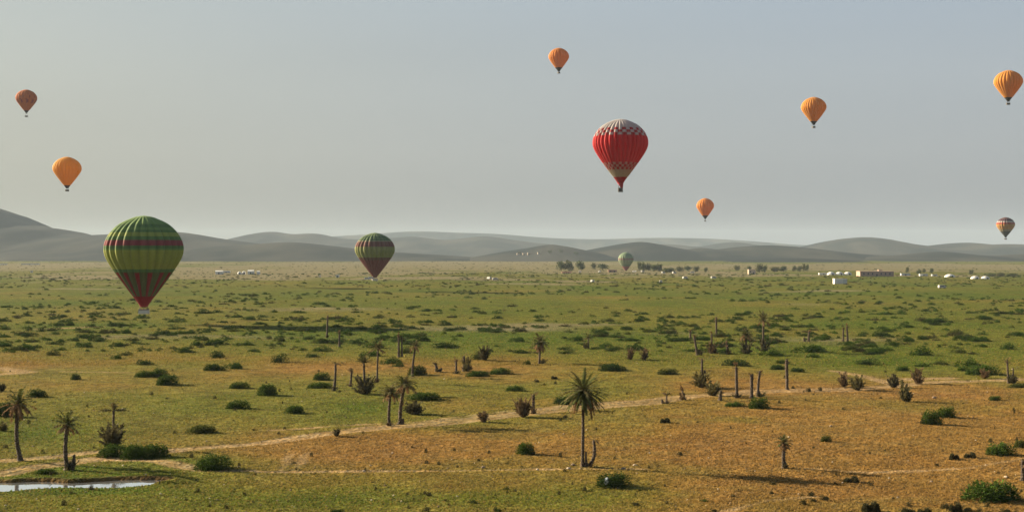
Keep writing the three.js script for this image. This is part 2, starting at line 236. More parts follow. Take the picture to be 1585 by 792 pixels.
function basketParts(t, R, o) {     // basket hangs under the mouth, which is at y = 0
  const w = o.basketW, h = o.basketH, dz = o.basketD ?? w * .5, top = -o.gap, y0 = top - h, m = o.basketMat ?? wickerMat;
  const b = new Builder(), th = .06; b.box(-w / 2, y0, -dz / 2, w / 2, y0 + .08, dz / 2); b.box(-w / 2, y0 + .08, dz / 2 - th, w / 2, top, dz / 2); b.box(-w / 2, y0 + .08, -dz / 2, w / 2, top, -dz / 2 + th); b.box(-w / 2, y0 + .08, -dz / 2 + th, -w / 2 + th, top, dz / 2 - th); b.box(w / 2 - th, y0 + .08, -dz / 2 + th, w / 2, top, dz / 2 - th); b.box(-.03, y0 + .08, -dz / 2 + th, .03, top - .05, dz / 2 - th);
  const bas = mesh('basket', b.geo(), m, t);
  const r = new Builder(), k = .09; for (const s of [-1, 1]) { r.rod([-w / 2 - .02, top + .05, s * dz / 2], [w / 2 + .02, top + .05, s * dz / 2], k, k, 6); r.rod([s * w / 2, top + .05, -dz / 2], [s * w / 2, top + .05, dz / 2], k, k, 6);; }
  for (const s of [-1, 1]) { const q = new Builder(); q.rod([s * (w / 2 + .03), y0 + .1, -dz / 2], [s * (w / 2 + .03), y0 + .1, dz / 2], .05, .05, 5); mesh('skid', q.geo(), rimMat, bas); }
  mesh('rim', r.geo(), rimMat, bas);
  const f = new Builder(), fy = top + Math.min(2.1, o.gap * .62), fw = Math.min(w * .32, 1.0); for (const s of [-1, 1]) { f.rod([-fw, fy, s * .5], [fw, fy, s * .5], .05, .05, 5); f.rod([s * fw, fy, -.5], [s * fw, fy, .5], .05, .05, 5); for (const q of [-1, 1]) f.rod([s * w / 2, top, q * dz / 2], [s * fw, fy, q * .5], .04, .04, 5); } for (const s of [-1, 1]) { f.rod([s * .32, fy - .25, 0], [s * .32, fy + .45, 0], .17, .2, 8); }
  mesh('burner', f.geo(), darkMetal, t);
  const mr = PROFILE[PROFILE.length - 1][1] * R; for (const s of [-1, 1]) for (const q of [-1, 1]) { const c = new Builder(); c.rod([s * fw, fy, q * .5], [s * mr * .72, .12, q * mr * .72], .025, .025, 4); mesh('cable', c.geo(), cableMat, t); }
}
function balloon(label, px, topY, basketBottomY, widthPx, R, o) {
  const d = R * 2 * FOCAL / widthPx, x = (px - 792.5) / FOCAL * d, yTop = EYE + (HORIZON - topY) / FOCAL * d, yBot = EYE + (HORIZON - basketBottomY) / FOCAL * d;
  const L = PROFILE[PROFILE.length - 1][0] * R * (o.stretch ?? 1), mouth = yTop - L; o.basketH ??= 1.15; o.basketW ??= 2.4; o.gap = Math.max(1.2, mouth - yBot - o.basketH);
  const t = thing('hot_air_balloon', label, 'balloon', [x, mouth, -d], o.turn ?? 0, o.group), n = o.gores ?? 24, S = new THREE.Vector3(R, R * (o.stretch ?? 1), R);
  if (o.fine) { const g = goreGeometry(n, 60, 8, o.bulge ?? .075); for (let i = 0; i < n; i++) { const m = mesh('gore', g, o.mats[i % o.mats.length], t); m.scale.copy(S); m.rotation.y = (i + .5) / n * 2 * Math.PI; } }
  else { const all = o.mats.map(() => []); for (let i = 0; i < n; i++) all[i % o.mats.length].push(goreGeometry(n, 34, 4, o.bulge ?? .075).rotateY((i + .5) / n * 2 * Math.PI)); all.forEach((l, i) => { const m = mesh(i ? 'patterned_gores' : 'envelope', mergeGeometries(l), o.mats[i], t); m.scale.copy(S); }); }
  { const b = new Builder(), mr = PROFILE[PROFILE.length - 1][1] * R; for (let i = 0; i < 24; i++) { const a = i / 24 * 2 * Math.PI, c = (i + 1) / 24 * 2 * Math.PI; b.quad([Math.sin(a) * mr, .03, Math.cos(a) * mr], [Math.sin(c) * mr, .03, Math.cos(c) * mr], [Math.sin(c) * mr * .8, -.55, Math.cos(c) * mr * .8], [Math.sin(a) * mr * .8, -.55, Math.cos(a) * mr * .8]); } mesh('mouth_skirt', b.geo(), o.skirt, t); }
  if (o.scoop) { const b = new Builder(), mr = PROFILE[PROFILE.length - 1][1] * R, N = 10; for (let i = 0; i < N; i++) { const f = k => { const a = mix(-.9, 1.9, k / N), u = k / N, drop = -.6 - Math.sin(u * Math.PI) * R * .13 - u * R * .05; return [[Math.sin(a) * mr, .05, Math.cos(a) * mr], [Math.sin(a) * mr * .78, drop, Math.cos(a) * mr * .78]]; }; const [p, q] = f(i), [r, s] = f(i + 1); b.quad(p, r, s, q); } mesh('scoop', b.geo(), o.scoop, t); }
  basketParts(t, R, o); return { t, d, x, basketTop: mouth - o.gap, o };
}
const G1 = [.20, .31, .09], G2 = [.14, .23, .075], Y1 = [.38, .40, .08], Y2 = [.33, .38, .09], R1 = [.33, .075, .08], DR = [.40, .012, .015], OLV = [.23, .26, .04];
const greenBands = bands([[.10, G1], [.135, G2], [.165, G1], [.19, G2], [.235, Y2], [.275, G2], [.335, R1], [.365, G2], [.385, G1], [.595, Y1], [.63, G2], [.90, [.15, .16, .055]], [1, DR]]);
const redTongue = (t, u) => t > .635 && t < .905 && Math.abs(u - .5) < .40 ? [.36, .03, .03] : greenBands(t);
const fabricRed = std([.35, .012, .015], 1, { side: THREE.DoubleSide }), fabricBlack = std([.02, .02, .022], 1, { side: THREE.DoubleSide }), fabricDark = std([.09, .03, .02], 1, { side: THREE.DoubleSide });
const big = balloon('large green and yellow striped balloon with red flames low over the plain', 222, 333.5, 485.5, 121, 11.9, { fine: true, gores: 26, bulge: .085, stretch: 1.005, mats: [cloth(greenBands, 1), cloth(redTongue, 2)], skirt: fabricRed, basketW: 3.1, basketH: 1.2, basketD: 1.6, basketMat: paleWicker, turn: .12 });
const midBands = bands([[.08, [.17, .24, .10]], [.12, [.11, .17, .08]], [.15, [.17, .24, .10]], [.175, [.11, .17, .08]], [.205, [.33, .29, .17]], [.32, [.24, .10, .08]], [.565, [.31, .32, .11]], [.62, [.21, .09, .07]], [1, [.27, .075, .07]]]);
balloon('green, yellow and maroon banded balloon touching down beside white vehicles', 580, 360, 433.5, 62, 11.6, { fine: true, gores: 24, bulge: .10, stretch: .965, mats: [cloth(midBands, 3)], skirt: fabricDark, basketW: 3.2, basketH: 1.1, basketMat: paleWicker, turn: .2 });
const chk = (t, odd) => { const W = [.55, .51, .48], R = [.62, .008, .014], D = [.40, .012, .02]; if (t < .155) return W; if (t < .278) return ((Math.floor((t - .155) / .041) + odd) % 2) ? W : D; if (t < .69) return R; if (t < .80) return ((Math.floor((t - .69) / .0367) + odd) % 2) ? [.52, .32, .30] : [.46, .015, .025]; if (t < .915) return [.46, .40, .31]; return DR; };
balloon('red balloon with white crown and rows of checks, high over the middle of the plain', 960.5, 184, 297, 86.5, 11, { fine: true, gores: 34, bulge: .07, stretch: 1.0, mats: [cloth(t => chk(t, 0), 4, .4), cloth(t => chk(t, 1), 5, .4)], skirt: fabricRed, scoop: fabricRed, basketW: 1.8, basketH: 1.5, basketD: 1.6, basketMat: std([.12, .10, .09], .9) });
const OR = [.74, .32, .04], orange = cloth(bands([[.90, OR], [1, [.03, .022, .02]]]), 6, .42), amber = cloth(bands([[.93, [.84, .40, .02]], [1, [.06, .03, .02]]]), 7, .42), tan = cloth(bands([[.86, [.74, .27, .03]], [1, [.03, .022, .02]]]), 8, .40);
const motif = (t, u) => { const k = vnoise(u * 2.2 + 4, t * 9, 77); return t > .92 ? [.05, .02, .015] : k > .62 && t > .2 && t < .62 ? [.30, .045, .03] : [.62, .17, .035]; };
const dark = { skirt: fabricBlack, basketMat: rimMat, stretch: .95 };
balloon('small rust red balloon with dark markings at the upper left of the sky', 40, 138.5, 181, 32.5, 9.6, { ...dark, gores: 20, mats: [cloth(motif, 9, .2), cloth((t, u) => motif(t, u + 3), 10, .2)] });
balloon('amber yellow balloon at the left, above the large green striped one', 103, 242.5, 296, 43.5, 9.6, { ...dark, gores: 24, bulge: .05, turn: .4, stretch: .96, mats: [amber] });
balloon('orange balloon highest of all, near the top of the sky', 865, 74, 113.5, 32, 9.6, { ...dark, gores: 20, turn: .7, stretch: .98, mats: [tan] });
balloon('small orange balloon with black base, lowest of the orange ones above the hills', 1092, 306.5, 342.5, 27.5, 9.6, { ...dark, gores: 18, turn: 1.1, stretch: 1.0, mats: [tan] });
balloon('plain orange balloon to the upper right of the red one', 1260, 150, 198, 39, 9.6, { ...dark, gores: 28, bulge: .06, turn: .3, stretch: .94, mats: [orange] });
balloon('large orange balloon with dark base at the upper right edge', 1561.5, 108.5, 162, 43.5, 9.6, { ...dark, gores: 24, mats: [orange] });
const strip = bands([[.12, [.13, .06, .06]], [.20, [.10, .05, .07]], [.28, [.46, .38, .34]], [.36, [.42, .06, .04]], [.62, [.52, .28, .09]], [.72, [.35, .28, .18]], [1, [.09, .09, .09]]]);
balloon('small brown, white and red banded balloon low at the right edge', 1557.5, 336, 370.5, 28, 9.6, { ...dark, gores: 20, mats: [cloth(strip, 12, .25)] });
const pale = bands([[.2, [.22, .30, .18]], [.33, [.28, .35, .21]], [.42, [.30, .20, .16]], [.66, [.30, .35, .21]], [.76, [.2, .26, .16]], [1, [.36, .13, .13]]]);
balloon('small hazy green balloon standing among far trees in front of the hills', 969, 390, 417.5, 24, 9.8, { gores: 18, mats: [cloth(pale, 13)], skirt: fabricDark, stretch: 1.06, basketW: 3, basketMat: paleWicker });

// passengers riding in the large green balloon's basket
function personGeometry() {
  const N = 44, mc = new MarchingCubes(N, new THREE.MeshStandardMaterial(), false, false, 60000), S = 1.0;   // the grid spans 2 m
  const J = { ha: [0, .72, .02, .085], hb: [0, .62, .01, .10], nk: [0, .5, 0, .06], ch: [0, .36, 0, .15], wa: [0, .02, 0, .14], hpL: [-.09, -.06, 0, .11], hpR: [.09, -.06, 0, .11], knL: [-.11, -.46, .03, .07], knR: [.11, -.46, .03, .07], anL: [-.11, -.86, 0, .05], anR: [.11, -.86, 0, .05], shL: [-.19, .42, 0, .065], shR: [.19, .42, 0, .065], elL: [-.27, .14, .06, .05], elR: [.27, .14, .06, .05], wrL: [-.2, .1, .3, .038], wrR: [.2, .1, .3, .038] };
  const bones = [['ha', 'hb'], ['hb', 'nk'], ['nk', 'ch'], ['ch', 'wa'], ['wa', 'hpL'], ['wa', 'hpR'], ['hpL', 'knL'], ['hpR', 'knR'], ['knL', 'anL'], ['knR', 'anR'], ['ch', 'shL'], ['ch', 'shR'], ['shL', 'elL'], ['shR', 'elR'], ['elL', 'wrL'], ['elR', 'wrR']].map(([a, b]) => [J[a], J[b]]);
  for (let k = 0; k < N; k++) for (let j = 0; j < N; j++) for (let i = 0; i < N; i++) {
    const p = [(i - N / 2) / (N / 2) * S, (j - N / 2) / (N / 2) * S, (k - N / 2) / (N / 2) * S]; let acc = 0;
    for (const [a, b] of bones) { const ab = [b[0] - a[0], b[1] - a[1], b[2] - a[2]], ap = [p[0] - a[0], p[1] - a[1], p[2] - a[2]], t = clamp((ap[0] * ab[0] + ap[1] * ab[1] + ap[2] * ab[2]) / (ab[0] ** 2 + ab[1] ** 2 + ab[2] ** 2)); acc += Math.exp(-40 * (Math.hypot(ap[0] - ab[0] * t, ap[1] - ab[1] * t, ap[2] - ab[2] * t) - mix(a[3], b[3], t))); }
    mc.field[k * N * N + j * N + i] = Math.log(Math.max(acc, 1e-30)) / 40;
  }
  mc.isolation = 0; mc.update(); const n = mc.count * 3, g = new THREE.BufferGeometry();
  g.setAttribute('position', new THREE.BufferAttribute(mc.positionArray.slice(0, n), 3)); g.setAttribute('normal', new THREE.BufferAttribute(mc.normalArray.slice(0, n), 3)); g.translate(0, .91, 0); return g;
}
const bodyGeo = personGeometry(), wear = [[.03, .035, .05], [.05, .055, .04], [.10, .03, .03], [.04, .05, .09], [.06, .06, .065]], personMat = new THREE.MeshStandardMaterial({ vertexColors: true, roughness: .9 });
const who = ['leftmost passenger in a dark navy jacket in the pale balloon basket', 'passenger in dark olive, second from the left in the pale basket', 'passenger in a dark red top, left of the basket middle', 'passenger in a blue jacket, right of the basket middle', 'passenger in charcoal, second from the right in the pale basket', 'rightmost passenger in dark navy in the pale balloon basket'];
for (let i = 0; i < 6; i++) {
  const g = bodyGeo.clone(), p = g.attributes.position, c = new Float32Array(p.count * 3), w = wear[i % 5];
  for (let k = 0; k < p.count; k++) { const y = p.getY(k), z = p.getZ(k), v = y > 1.62 || (y > 1.46 && z < .0) ? [.02, .015, .01] : y > 1.4 ? [.36, .22, .15] : (Math.abs(p.getX(k)) < .3 && z > .26 && y < 1.15 && y > .9) ? [.36, .22, .15] : y < .88 ? [.03, .03, .04] : w; c.set(v, k * 3); }
  g.setAttribute('color', new THREE.BufferAttribute(c, 3));
  const q = big.o, m = solo('person', g, personMat, who[i], 'person', [big.x + (i - 2.5) * .48, big.basketTop - q.basketH + .09, -big.d + (i % 2 ? .35 : -.3)], i % 2 ? .2 : Math.PI - .3, 'passengers of the large green balloon'); m.scale.setScalar(.97 + .04 * hash(i, 5));
}

// ---------------------------------------------------------------- palms
const barkMat = new THREE.MeshStandardMaterial({ vertexColors: true, roughness: 1 }), frondMat = leafMat(.22);
function trunkGeometry(path, r0, r1, seed, shaggy = 1) {
  const R = rng(seed), curve = new THREE.CatmullRomCurve3(path.map(p => new THREE.Vector3(...p))), len = curve.getLength(), rings = Math.max(8, Math.round(len / .13)), n = 10, b = new Builder(), ringsP = [], cols = [];
  for (let j = 0; j <= rings; j++) {
    const t = j / rings, c = curve.getPoint(t), saw = (j % 2) ? 1.0 : .82, foot = 1 + .75 * Math.exp(-t * len / .28), rr = mix(r0, r1, t) * foot, top = t > .97 ? .55 : 1, ring = [], cc = [];
    for (let i = 0; i < n; i++) { const a = (i + (j % 4 < 2 ? 0 : .5)) / n * 2 * Math.PI, k = rr * top * (saw + (R() - .4) * .22 * shaggy); ring.push([c.x + Math.cos(a) * k, c.y + (R() - .5) * .05, c.z + Math.sin(a) * k]); const v = .75 + R() * .6; cc.push([.066 * v, .046 * v, .029 * v]); }
    ringsP.push(ring); cols.push(cc);
  }
  for (let j = 0; j < rings; j++) for (let i = 0; i < n; i++) { const k = (i + 1) % n; b.quad(ringsP[j][i], ringsP[j + 1][i], ringsP[j + 1][k], ringsP[j][k], cols[j][i]); }
  const top = curve.getPoint(1).toArray(); for (let i = 0; i < n; i++) b.tri(ringsP[rings][i], top, ringsP[rings][(i + 1) % n], cols[rings][i]);
  const g = b.geo(); return g;
}
function addFrond(b, L, az, el, bend, leaf, colour, R, origin = [0, 0, 0], stations = 18, fluff = .9) {     // a feather leaf: midrib and two rows of leaflets
  const n = 9, pts = [], ca = Math.cos(az), sa = Math.sin(az); let x = 0, y = 0, a = el;
  for (let i = 0; i <= n; i++) { pts.push([x, y, a]); const s = L / n; x += Math.cos(a) * s; y += Math.sin(a) * s; a -= bend / n * (.5 + i / n); }
  const twist = (R() - .5) * .5, put = (u, v, w) => [origin[0] + u * ca - w * sa, origin[1] + v, origin[2] + u * sa + w * ca];
  for (let i = 0; i < n; i++) { const p = pts[i], q = pts[i + 1], w0 = .045 * (1 - i / n) + .01, w1 = .045 * (1 - (i + 1) / n) + .008; b.quad(put(p[0], p[1], -w0), put(p[0], p[1], w0), put(q[0], q[1], w1), put(q[0], q[1], -w1), [colour[0] * 1.25, colour[1] * 1.05, colour[2]]); }
  for (let k = 0; k < stations; k++) {
    const t = .1 + .9 * k / (stations - 1), f = t * n, i = Math.min(n - 1, Math.floor(f)), u = f - i, p = pts[i], q = pts[i + 1], cx = mix(p[0], q[0], u), cy = mix(p[1], q[1], u), an = mix(p[2], q[2], u), l = leaf * 1.45 * (Math.sin(Math.PI * (.18 + .74 * t)) * .75 + .3) * (.85 + .3 * R()), hw = L / stations * .8;
    const v = .75 + .5 * R(), col = [colour[0] * v, colour[1] * v, colour[2] * v];
    for (const s of [-1, 1]) {
      const fw = .62, up = (R() - .5) * 1.4 * fluff + twist * s * .5 - (el < -.2 ? .2 : 0), tip = [cx + Math.cos(an) * l * fw - Math.sin(an) * up * l, cy + Math.sin(an) * l * fw + Math.cos(an) * up * l - l * .12, s * l * .72];
      b.tri(put(cx - Math.cos(an) * hw, cy - Math.sin(an) * hw, s * .012), put(cx + Math.cos(an) * hw, cy + Math.sin(an) * hw, s * .012), put(...tip), col);
    }
  }
}
const DK = [.07, .062, .03], BR = [.12, .082, .042], LIVE = [.075, .085, .024], DULL = [.105, .092, .035], DEAD = [.17, .105, .05];
function palm(label, bx, by, o) {     // o: top [px, py] of the stem, mid offset px, r, crown {n, len, ...}, clump
  const [x, z] = P(bx, by), d = -z, m = d / FOCAL, y = height(x, z) - .05, t = thing(o.name ?? 'date_palm', label, o.category ?? 'palm tree', [x, y, z], 0, o.group), R = rng(o.seed ?? Math.round(bx * 13 + by * 7));
  const H = (by - o.top[1]) * m, lean = (o.top[0] - bx) * m, mid = (o.mid ?? 0) * m, r = (o.r ?? .2) * .88;
  mesh('trunk', trunkGeometry([[0, 0, 0], [lean * .33 + mid, H * .33, mid * .3], [lean * .68 + mid * .8, H * .68, mid * .2], [lean, H, 0]], r * 1.12, r * (o.thin ?? .88), Math.round(bx + by), o.shaggy ?? 1), barkMat, t);
  for (const [dx0, dx1, h, rr] of o.stubs ?? []) mesh('side_stem', trunkGeometry([[dx0 * m, 0, .05], [mix(dx0, dx1, .8) * m, h * m * .35, .12], [dx1 * m, h * m * .75, .12], [dx1 * m * 1.02, h * m, .1]], rr ?? r * .8, (rr ?? r) * .6, Math.round(bx * 3 + by), 1.4), barkMat, t);
  if (o.fronds) {
    const crown = new THREE.Group(); crown.name = 'crown'; crown.position.set(lean, H - .08, 0); t.add(crown);
    const list = o.fronds.list ?? Array.from({ length: o.fronds.n }, (_, i) => { const u = (i + .5) / o.fronds.n, el = mix(o.fronds.high ?? 1.5, o.fronds.low ?? -.7, Math.pow(u, o.fronds.pow ?? .85)); return [i * 2.39996 + R() * .3, el, o.fronds.len * (.85 + .3 * R()) * (1 + (o.fronds.grow ?? 0) * (u - .45)), (o.fronds.bend ?? .7) * (.7 + .6 * R()), u > (o.fronds.dead ?? .85) ? DEAD : R() < (o.fronds.dull ?? .4) ? DULL : LIVE]; });
    const one = o.fronds.merged ? new Builder() : null;
    for (const [az, el, L, bend, c] of list) { const b = one ?? new Builder(); addFrond(b, L, az, el, bend, (o.fronds.leaf ?? .3) * (d > 170 ? 1.35 : 1), c, R, [0, 0, 0], o.fronds.stations ?? (d < 220 ? 18 : 12), o.fronds.fluff ?? .6); if (!one) mesh('frond', b.geo(), frondMat, crown); }
    if (one) mesh('frond_tuft', one.geo(), frondMat, crown);
  }
  if (!o.rag && !o.fronds) o.rag = { n: 12, len: .75, from: .86, el: .85 };
  if (o.rag) { const b = new Builder(), k = o.rag; for (let i = 0; i < k.n; i++) { const v = mix(k.from ?? .55, 1, R()), hh = H * v; addFrond(b, k.len * (.5 + .8 * R()), R() * 6.28, (k.el ?? .5) + (R() - .5) * 1.1, 1.3 * R(), .16, R() < .6 ? DEAD : DULL, R, [lean * v + mid * (1 - v), hh, 0], 8); } mesh('dry_frond_stubs', b.geo(), frondMat, t); }
  if (o.clump) { const k = o.clump, b = new Builder(); clumpInto(b, (k.w / 2) * m, k.h * m, k.n ?? 26, R, k.c); const c = mesh('sucker_clump', b.geo(), frondMat, t); c.position.set((k.dx ?? 0) * m, .03, k.dz ?? .25); }
  return t;
}
function clumpInto(b, rad, h, n, R, tone) {
  for (let i = 0; i < n; i++) { const el = .45 + 1.05 * R(), L = Math.min(h / Math.max(.4, Math.sin(el)), rad / Math.max(.25, Math.cos(el))) * (.75 + .35 * R()); addFrond(b, L, R() * 6.28, el, .5 * R(), Math.min(.3, L * .22), tone ?? (R() < .4 ? DEAD : R() < .6 ? DULL : LIVE), R, [(R() - .5) * rad * .45, 0, (R() - .5) * rad * .45], 9); }
}
function spikyClump(label, bx, by, w, h, n = 30, tone, group) { const [x, z] = P(bx, by), m = -z / FOCAL, b = new Builder(); clumpInto(b, w / 2 * m, h * m, n, rng(Math.round(bx * 5 + by)), tone); return solo('palm_clump', b.geo(), frondMat, label, 'palm clump', [x, height(x, z), z], 0, group); }
const F = (n, len, e = {}) => ({ n: Math.round(n * (n < 20 ? 1.6 : 1.2)), len: len * (n > 45 ? 1 : 1.22), ...e });

// the tall full-crowned palm and its companion
{
  const t = palm('tall palm with a full round crown of fronds standing alone in the foreground', 902, 719, { top: [903, 598], r: .19, thin: .95, shaggy: .7, fronds: F(62, 2.6, { leaf: .25, fluff: .35, low: -.95, high: 1.3, bend: .5, grow: .15, dead: .9, dull: .3, stations: 28, pow: .62 }) });
  palm('short bent palm stem at the foot of the tall full-crowned palm', 911, 719, { name: 'dead_palm', top: [919, 677], mid: 5, r: .23, thin: .7, shaggy: 1.5, stubs: [[-3, -4, 24, .15]], fronds: { list: [[.1, .1, .75, 1.9, DEAD], [.6, .3, .6, 2, DEAD], [-.6, .5, .5, 1.6, DULL]], leaf: .14, stations: 9 }, clump: { w: 14, h: 9, n: 10, c: BR } });
}
palm('leaning palm with shaggy brown skirt at the left edge, beside the track', 31, 713, { top: [27, 622], mid: -5, r: .26, thin: .8, fronds: F(26, 1.55, { leaf: .28, bend: .85, low: -.9, dead: .55 }), rag: { n: 16, len: .9, from: .8, el: -1.1 } });
palm('palm with lopsided crown and a drooping dead frond near the pond', 103, 727, { top: [103, 655], mid: -3, r: .24, thin: .85, shaggy: 1.5, fronds: F(20, 1.25, { leaf: .26, bend: .7, low: -.5, dead: .7 }), rag: { n: 7, len: .9, from: .72, el: -.7 }, stubs: [[6, 11, 25, .22]], clump: { w: 20, h: 14, n: 16, dx: 6, c: DK } });
palm('thin palm with two sideways fronds above a dark spiky skirt behind green shrubs', 174, 690, { top: [175, 632], r: .17, shaggy: 1.5, fronds: { list: [[.05, .25, 1.7, .75, DK], [3.1, .2, 1.7, .7, DK], [.3, .3, 1.4, .8, DULL], [2.9, .3, 1.4, .8, DULL], [1.2, 1.4, .9, .2, DULL], [2.4, 1.45, .9, .3, DEAD], [4.5, 1.3, .8, .3, DULL], [5.6, 1.1, .7, .6, DULL]], leaf: .3, fluff: .9 }, clump: { w: 36, h: 38, n: 46, c: DK } });
palm('slim leaning palm with a nodding tuft left of the palm group', 516, 605, { top: [519, 563], mid: 1, r: .24, fronds: { list: [[.1, .5, 1.0, 2.2, DEAD], [-.5, .6, .9, 2, DEAD], [.7, .9, .8, 1.8, DULL], [2.8, 1.1, .6, 1.4, DULL], [4, 1.3, .6, 1, DULL]], leaf: .18 }, clump: { w: 14, h: 8, n: 10, c: DK } });
palm('bare headless palm post standing in a ring of litter', 542, 597, { name: 'dead_palm', top: [544, 572], r: .21, clump: { w: 18, h: 5, n: 12, c: BR } });
palm('palm with an upright tuft and one hanging frond above a big spiky clump', 564, 611, { top: [563, 562], r: .23, fronds: F(12, 1.15, { leaf: .2, low: .35, bend: .6, dead: .95 }), rag: { n: 5, len: .8, from: .8, el: -.3 }, clump: { w: 34, h: 28, n: 50, c: DK } });
palm('slender palm with a flat thin crown behind the paired palms', 583, 590, { top: [585, 536], r: .19, fronds: F(12, 1.45, { leaf: .2, low: -.3, bend: .8, dull: .9, dead: .8 }), clump: { w: 14, h: 7, n: 12, c: BR } });
palm('shorter of the two arching palms by the track', 602, 658, { top: [604, 606], mid: -1, r: .22, fronds: F(15, 1.25, { leaf: .24, low: -.5, bend: 1.2, dull: .8, dead: .75 }), clump: { w: 16, h: 6, n: 12, c: BR } });
palm('taller of the two arching palms by the track', 619, 655, { top: [626, 593], mid: -2, r: .27, shaggy: 1.4, fronds: F(20, 1.5, { leaf: .25, low: -.4, bend: 1.25, dull: .7, dead: .8 }), rag: { n: 8, len: .8, from: .35, el: -.6 }, stubs: [[3, 5, 10, .16]] });
palm('left of two bare palm posts close together behind a green shrub', 617, 553, { name: 'dead_palm', top: [617, 518], r: .26 });
palm('right of two bare palm posts close together, with a frayed tip', 622, 553, { name: 'dead_palm', top: [621.5, 521], r: .22, rag: { n: 6, len: .9, from: .85, el: .2 } });
palm('palm with a small ragged crown rising out of a green shrub', 638, 581, { top: [643, 533], mid: -1, r: .23, fronds: F(11, 1.1, { leaf: .2, low: -.5, bend: 1.1, dull: .9, dead: .6 }) });
palm('far bare palm post with a frayed tip left of the balloon shadow', 505.5, 523, { name: 'dead_palm', top: [507, 488], r: .28, rag: { n: 6, len: 1, from: .88, el: .1 }, clump: { w: 9, h: 4, n: 8, c: DK } });
palm('short bare palm post just right of the far frayed post', 525, 536, { name: 'dead_palm', top: [525, 513], r: .26 });
palm('low crooked palm stump lying among dark litter', 676, 575, { name: 'stump', category: 'stump', top: [673, 562], mid: 1, r: .3, shaggy: 1.8, stubs: [[3, 7, 6, .25]], clump: { w: 22, h: 5, n: 16, c: DK } });
palm('short bare palm post beside the litter line', 706, 577, { name: 'dead_palm', top: [706, 557], r: .23, clump: { w: 14, h: 5, n: 10, c: DK } });
palm('stubby palm wrapped in drooping grey leaves left of two long shrubs', 718, 574, { top: [718, 550], r: .28, rag: { n: 10, len: 1.1, from: .5, el: .2 }, clump: { w: 18, h: 21, n: 28, dx: 4, c: DULL } });
palm('palm with a rounded crown and hanging dead leaves in mid plain', 835, 562, { top: [836, 528], r: .24, fronds: F(26, 1.55, { leaf: .3, low: -1.0, bend: .9, dead: .65, dull: .7 }), clump: { w: 12, h: 8, n: 12, dx: 5, c: DK } });
palm('small far palm with a spread top right of the round-crowned palm', 911, 540, { top: [911, 523], r: .2, fronds: F(9, 1.2, { leaf: .22, low: -.3, bend: .6, merged: true }), clump: { w: 9, h: 10, n: 12, dx: -4, c: DK } });
palm('ragged low palm stem by the track next to a spiky clump', 825, 639, { name: 'dead_palm', top: [826, 608], r: .24, shaggy: 1.6, rag: { n: 12, len: .8, from: .6, el: .9 }, clump: { w: 10, h: 12, n: 12, c: BR } });
palm('slanting bare palm post with shrubs at its foot', 1080, 550, { name: 'dead_palm', top: [1075, 521], r: .3, clump: { w: 14, h: 10, n: 14, dx: 4, c: DK } });
palm('small far palm stump under a flat shrub', 1069, 523, { name: 'stump', category: 'stump', top: [1069, 511], r: .3, clump: { w: 7, h: 3, n: 8, c: DK } });
palm('palm with a thin top growing out of a dense brown leaf column', 1102, 547, { top: [1102, 515], r: .25, rag: { n: 7, len: .9, from: .85, el: .5 }, clump: { w: 15, h: 18, n: 40, c: BR } });
palm('farthest tall bare palm post with a blunt ragged tip', 1109.5, 520, { name: 'dead_palm', top: [1109, 489], r: .3, rag: { n: 7, len: 1, from: .88, el: 0 } });
palm('small leafy-sided palm between two clump-footed palms', 1127, 548, { top: [1125, 526], r: .26, rag: { n: 12, len: .9, from: .45, el: .4 }, clump: { w: 13, h: 9, n: 16, c: DK } });
palm('palm with a bushy crown above a round dark clump', 1156, 547, { top: [1155, 516], r: .25, fronds: F(18, 1.35, { leaf: .25, low: -.7, bend: .8, dead: .7, dull: .7 }), clump: { w: 18, h: 18, n: 36, c: DK } });
palm('tall far palm with a wide sparse crown above dark scrub', 1182, 543, { top: [1182, 495], r: .27, fronds: F(14, 1.9, { leaf: .25, low: -.4, bend: .7, dead: .8, dull: .8 }), clump: { w: 22, h: 18, n: 30, c: DK } });
palm('taller of two broken palm posts with pale split tips', 1087, 600, { name: 'dead_palm', top: [1087, 556], r: .24, rag: { n: 4, len: .6, from: .93, el: .3 }, clump: { w: 28, h: 22, n: 40, dx: -3, dz: 1.2, c: DULL } });
palm('shorter of two broken palm posts, with a side frond bending right', 1092, 600, { name: 'dead_palm', top: [1091, 574], r: .26, fronds: { list: [[.05, .2, 1.5, .9, DEAD], [.4, 1.2, .5, .5, DEAD]], leaf: .16 } });
palm('squat dark palm stump leaning beside a grey-green clump', 1115, 622, { name: 'stump', category: 'stump', top: [1116, 606], r: .26, shaggy: 1.7, rag: { n: 6, len: .6, from: .7, el: .4 } });
palm('straight clean bare palm post rising above a flat shrub', 1141, 617, { name: 'dead_palm', top: [1140, 567], r: .27, shaggy: .7, clump: { w: 26, h: 6, n: 16, c: DK } });
palm('left of a pair of shaggy palm stems, swollen near the top', 1164, 617, { name: 'dead_palm', top: [1164, 580], r: .24, thin: 1.35, shaggy: 1.7, rag: { n: 12, len: .55, from: .7, el: .9 } });
palm('right of a pair of shaggy palm stems, with a hooked tip', 1174, 615, { name: 'dead_palm', top: [1177, 574], mid: -1, r: .24, shaggy: 1.5, rag: { n: 10, len: .6, from: .8, el: .2 }, clump: { w: 14, h: 10, n: 14, dx: 4, c: DULL } });
palm('single palm stem with a thick frayed upper half and pale edge', 1219, 604, { name: 'dead_palm', top: [1218, 556], r: .24, thin: 1.25, shaggy: 1.5, rag: { n: 14, len: .55, from: .6, el: .6 } });
palm('thin broken palm post beside a stub on the far right plain', 1252, 528, { name: 'dead_palm', top: [1253, 512], r: .3, stubs: [[-5, -7, 7, .3]] });
palm('left of two thin twin posts on the far right plain', 1306, 528.5, { name: 'dead_palm', top: [1306, 508], r: .24 });
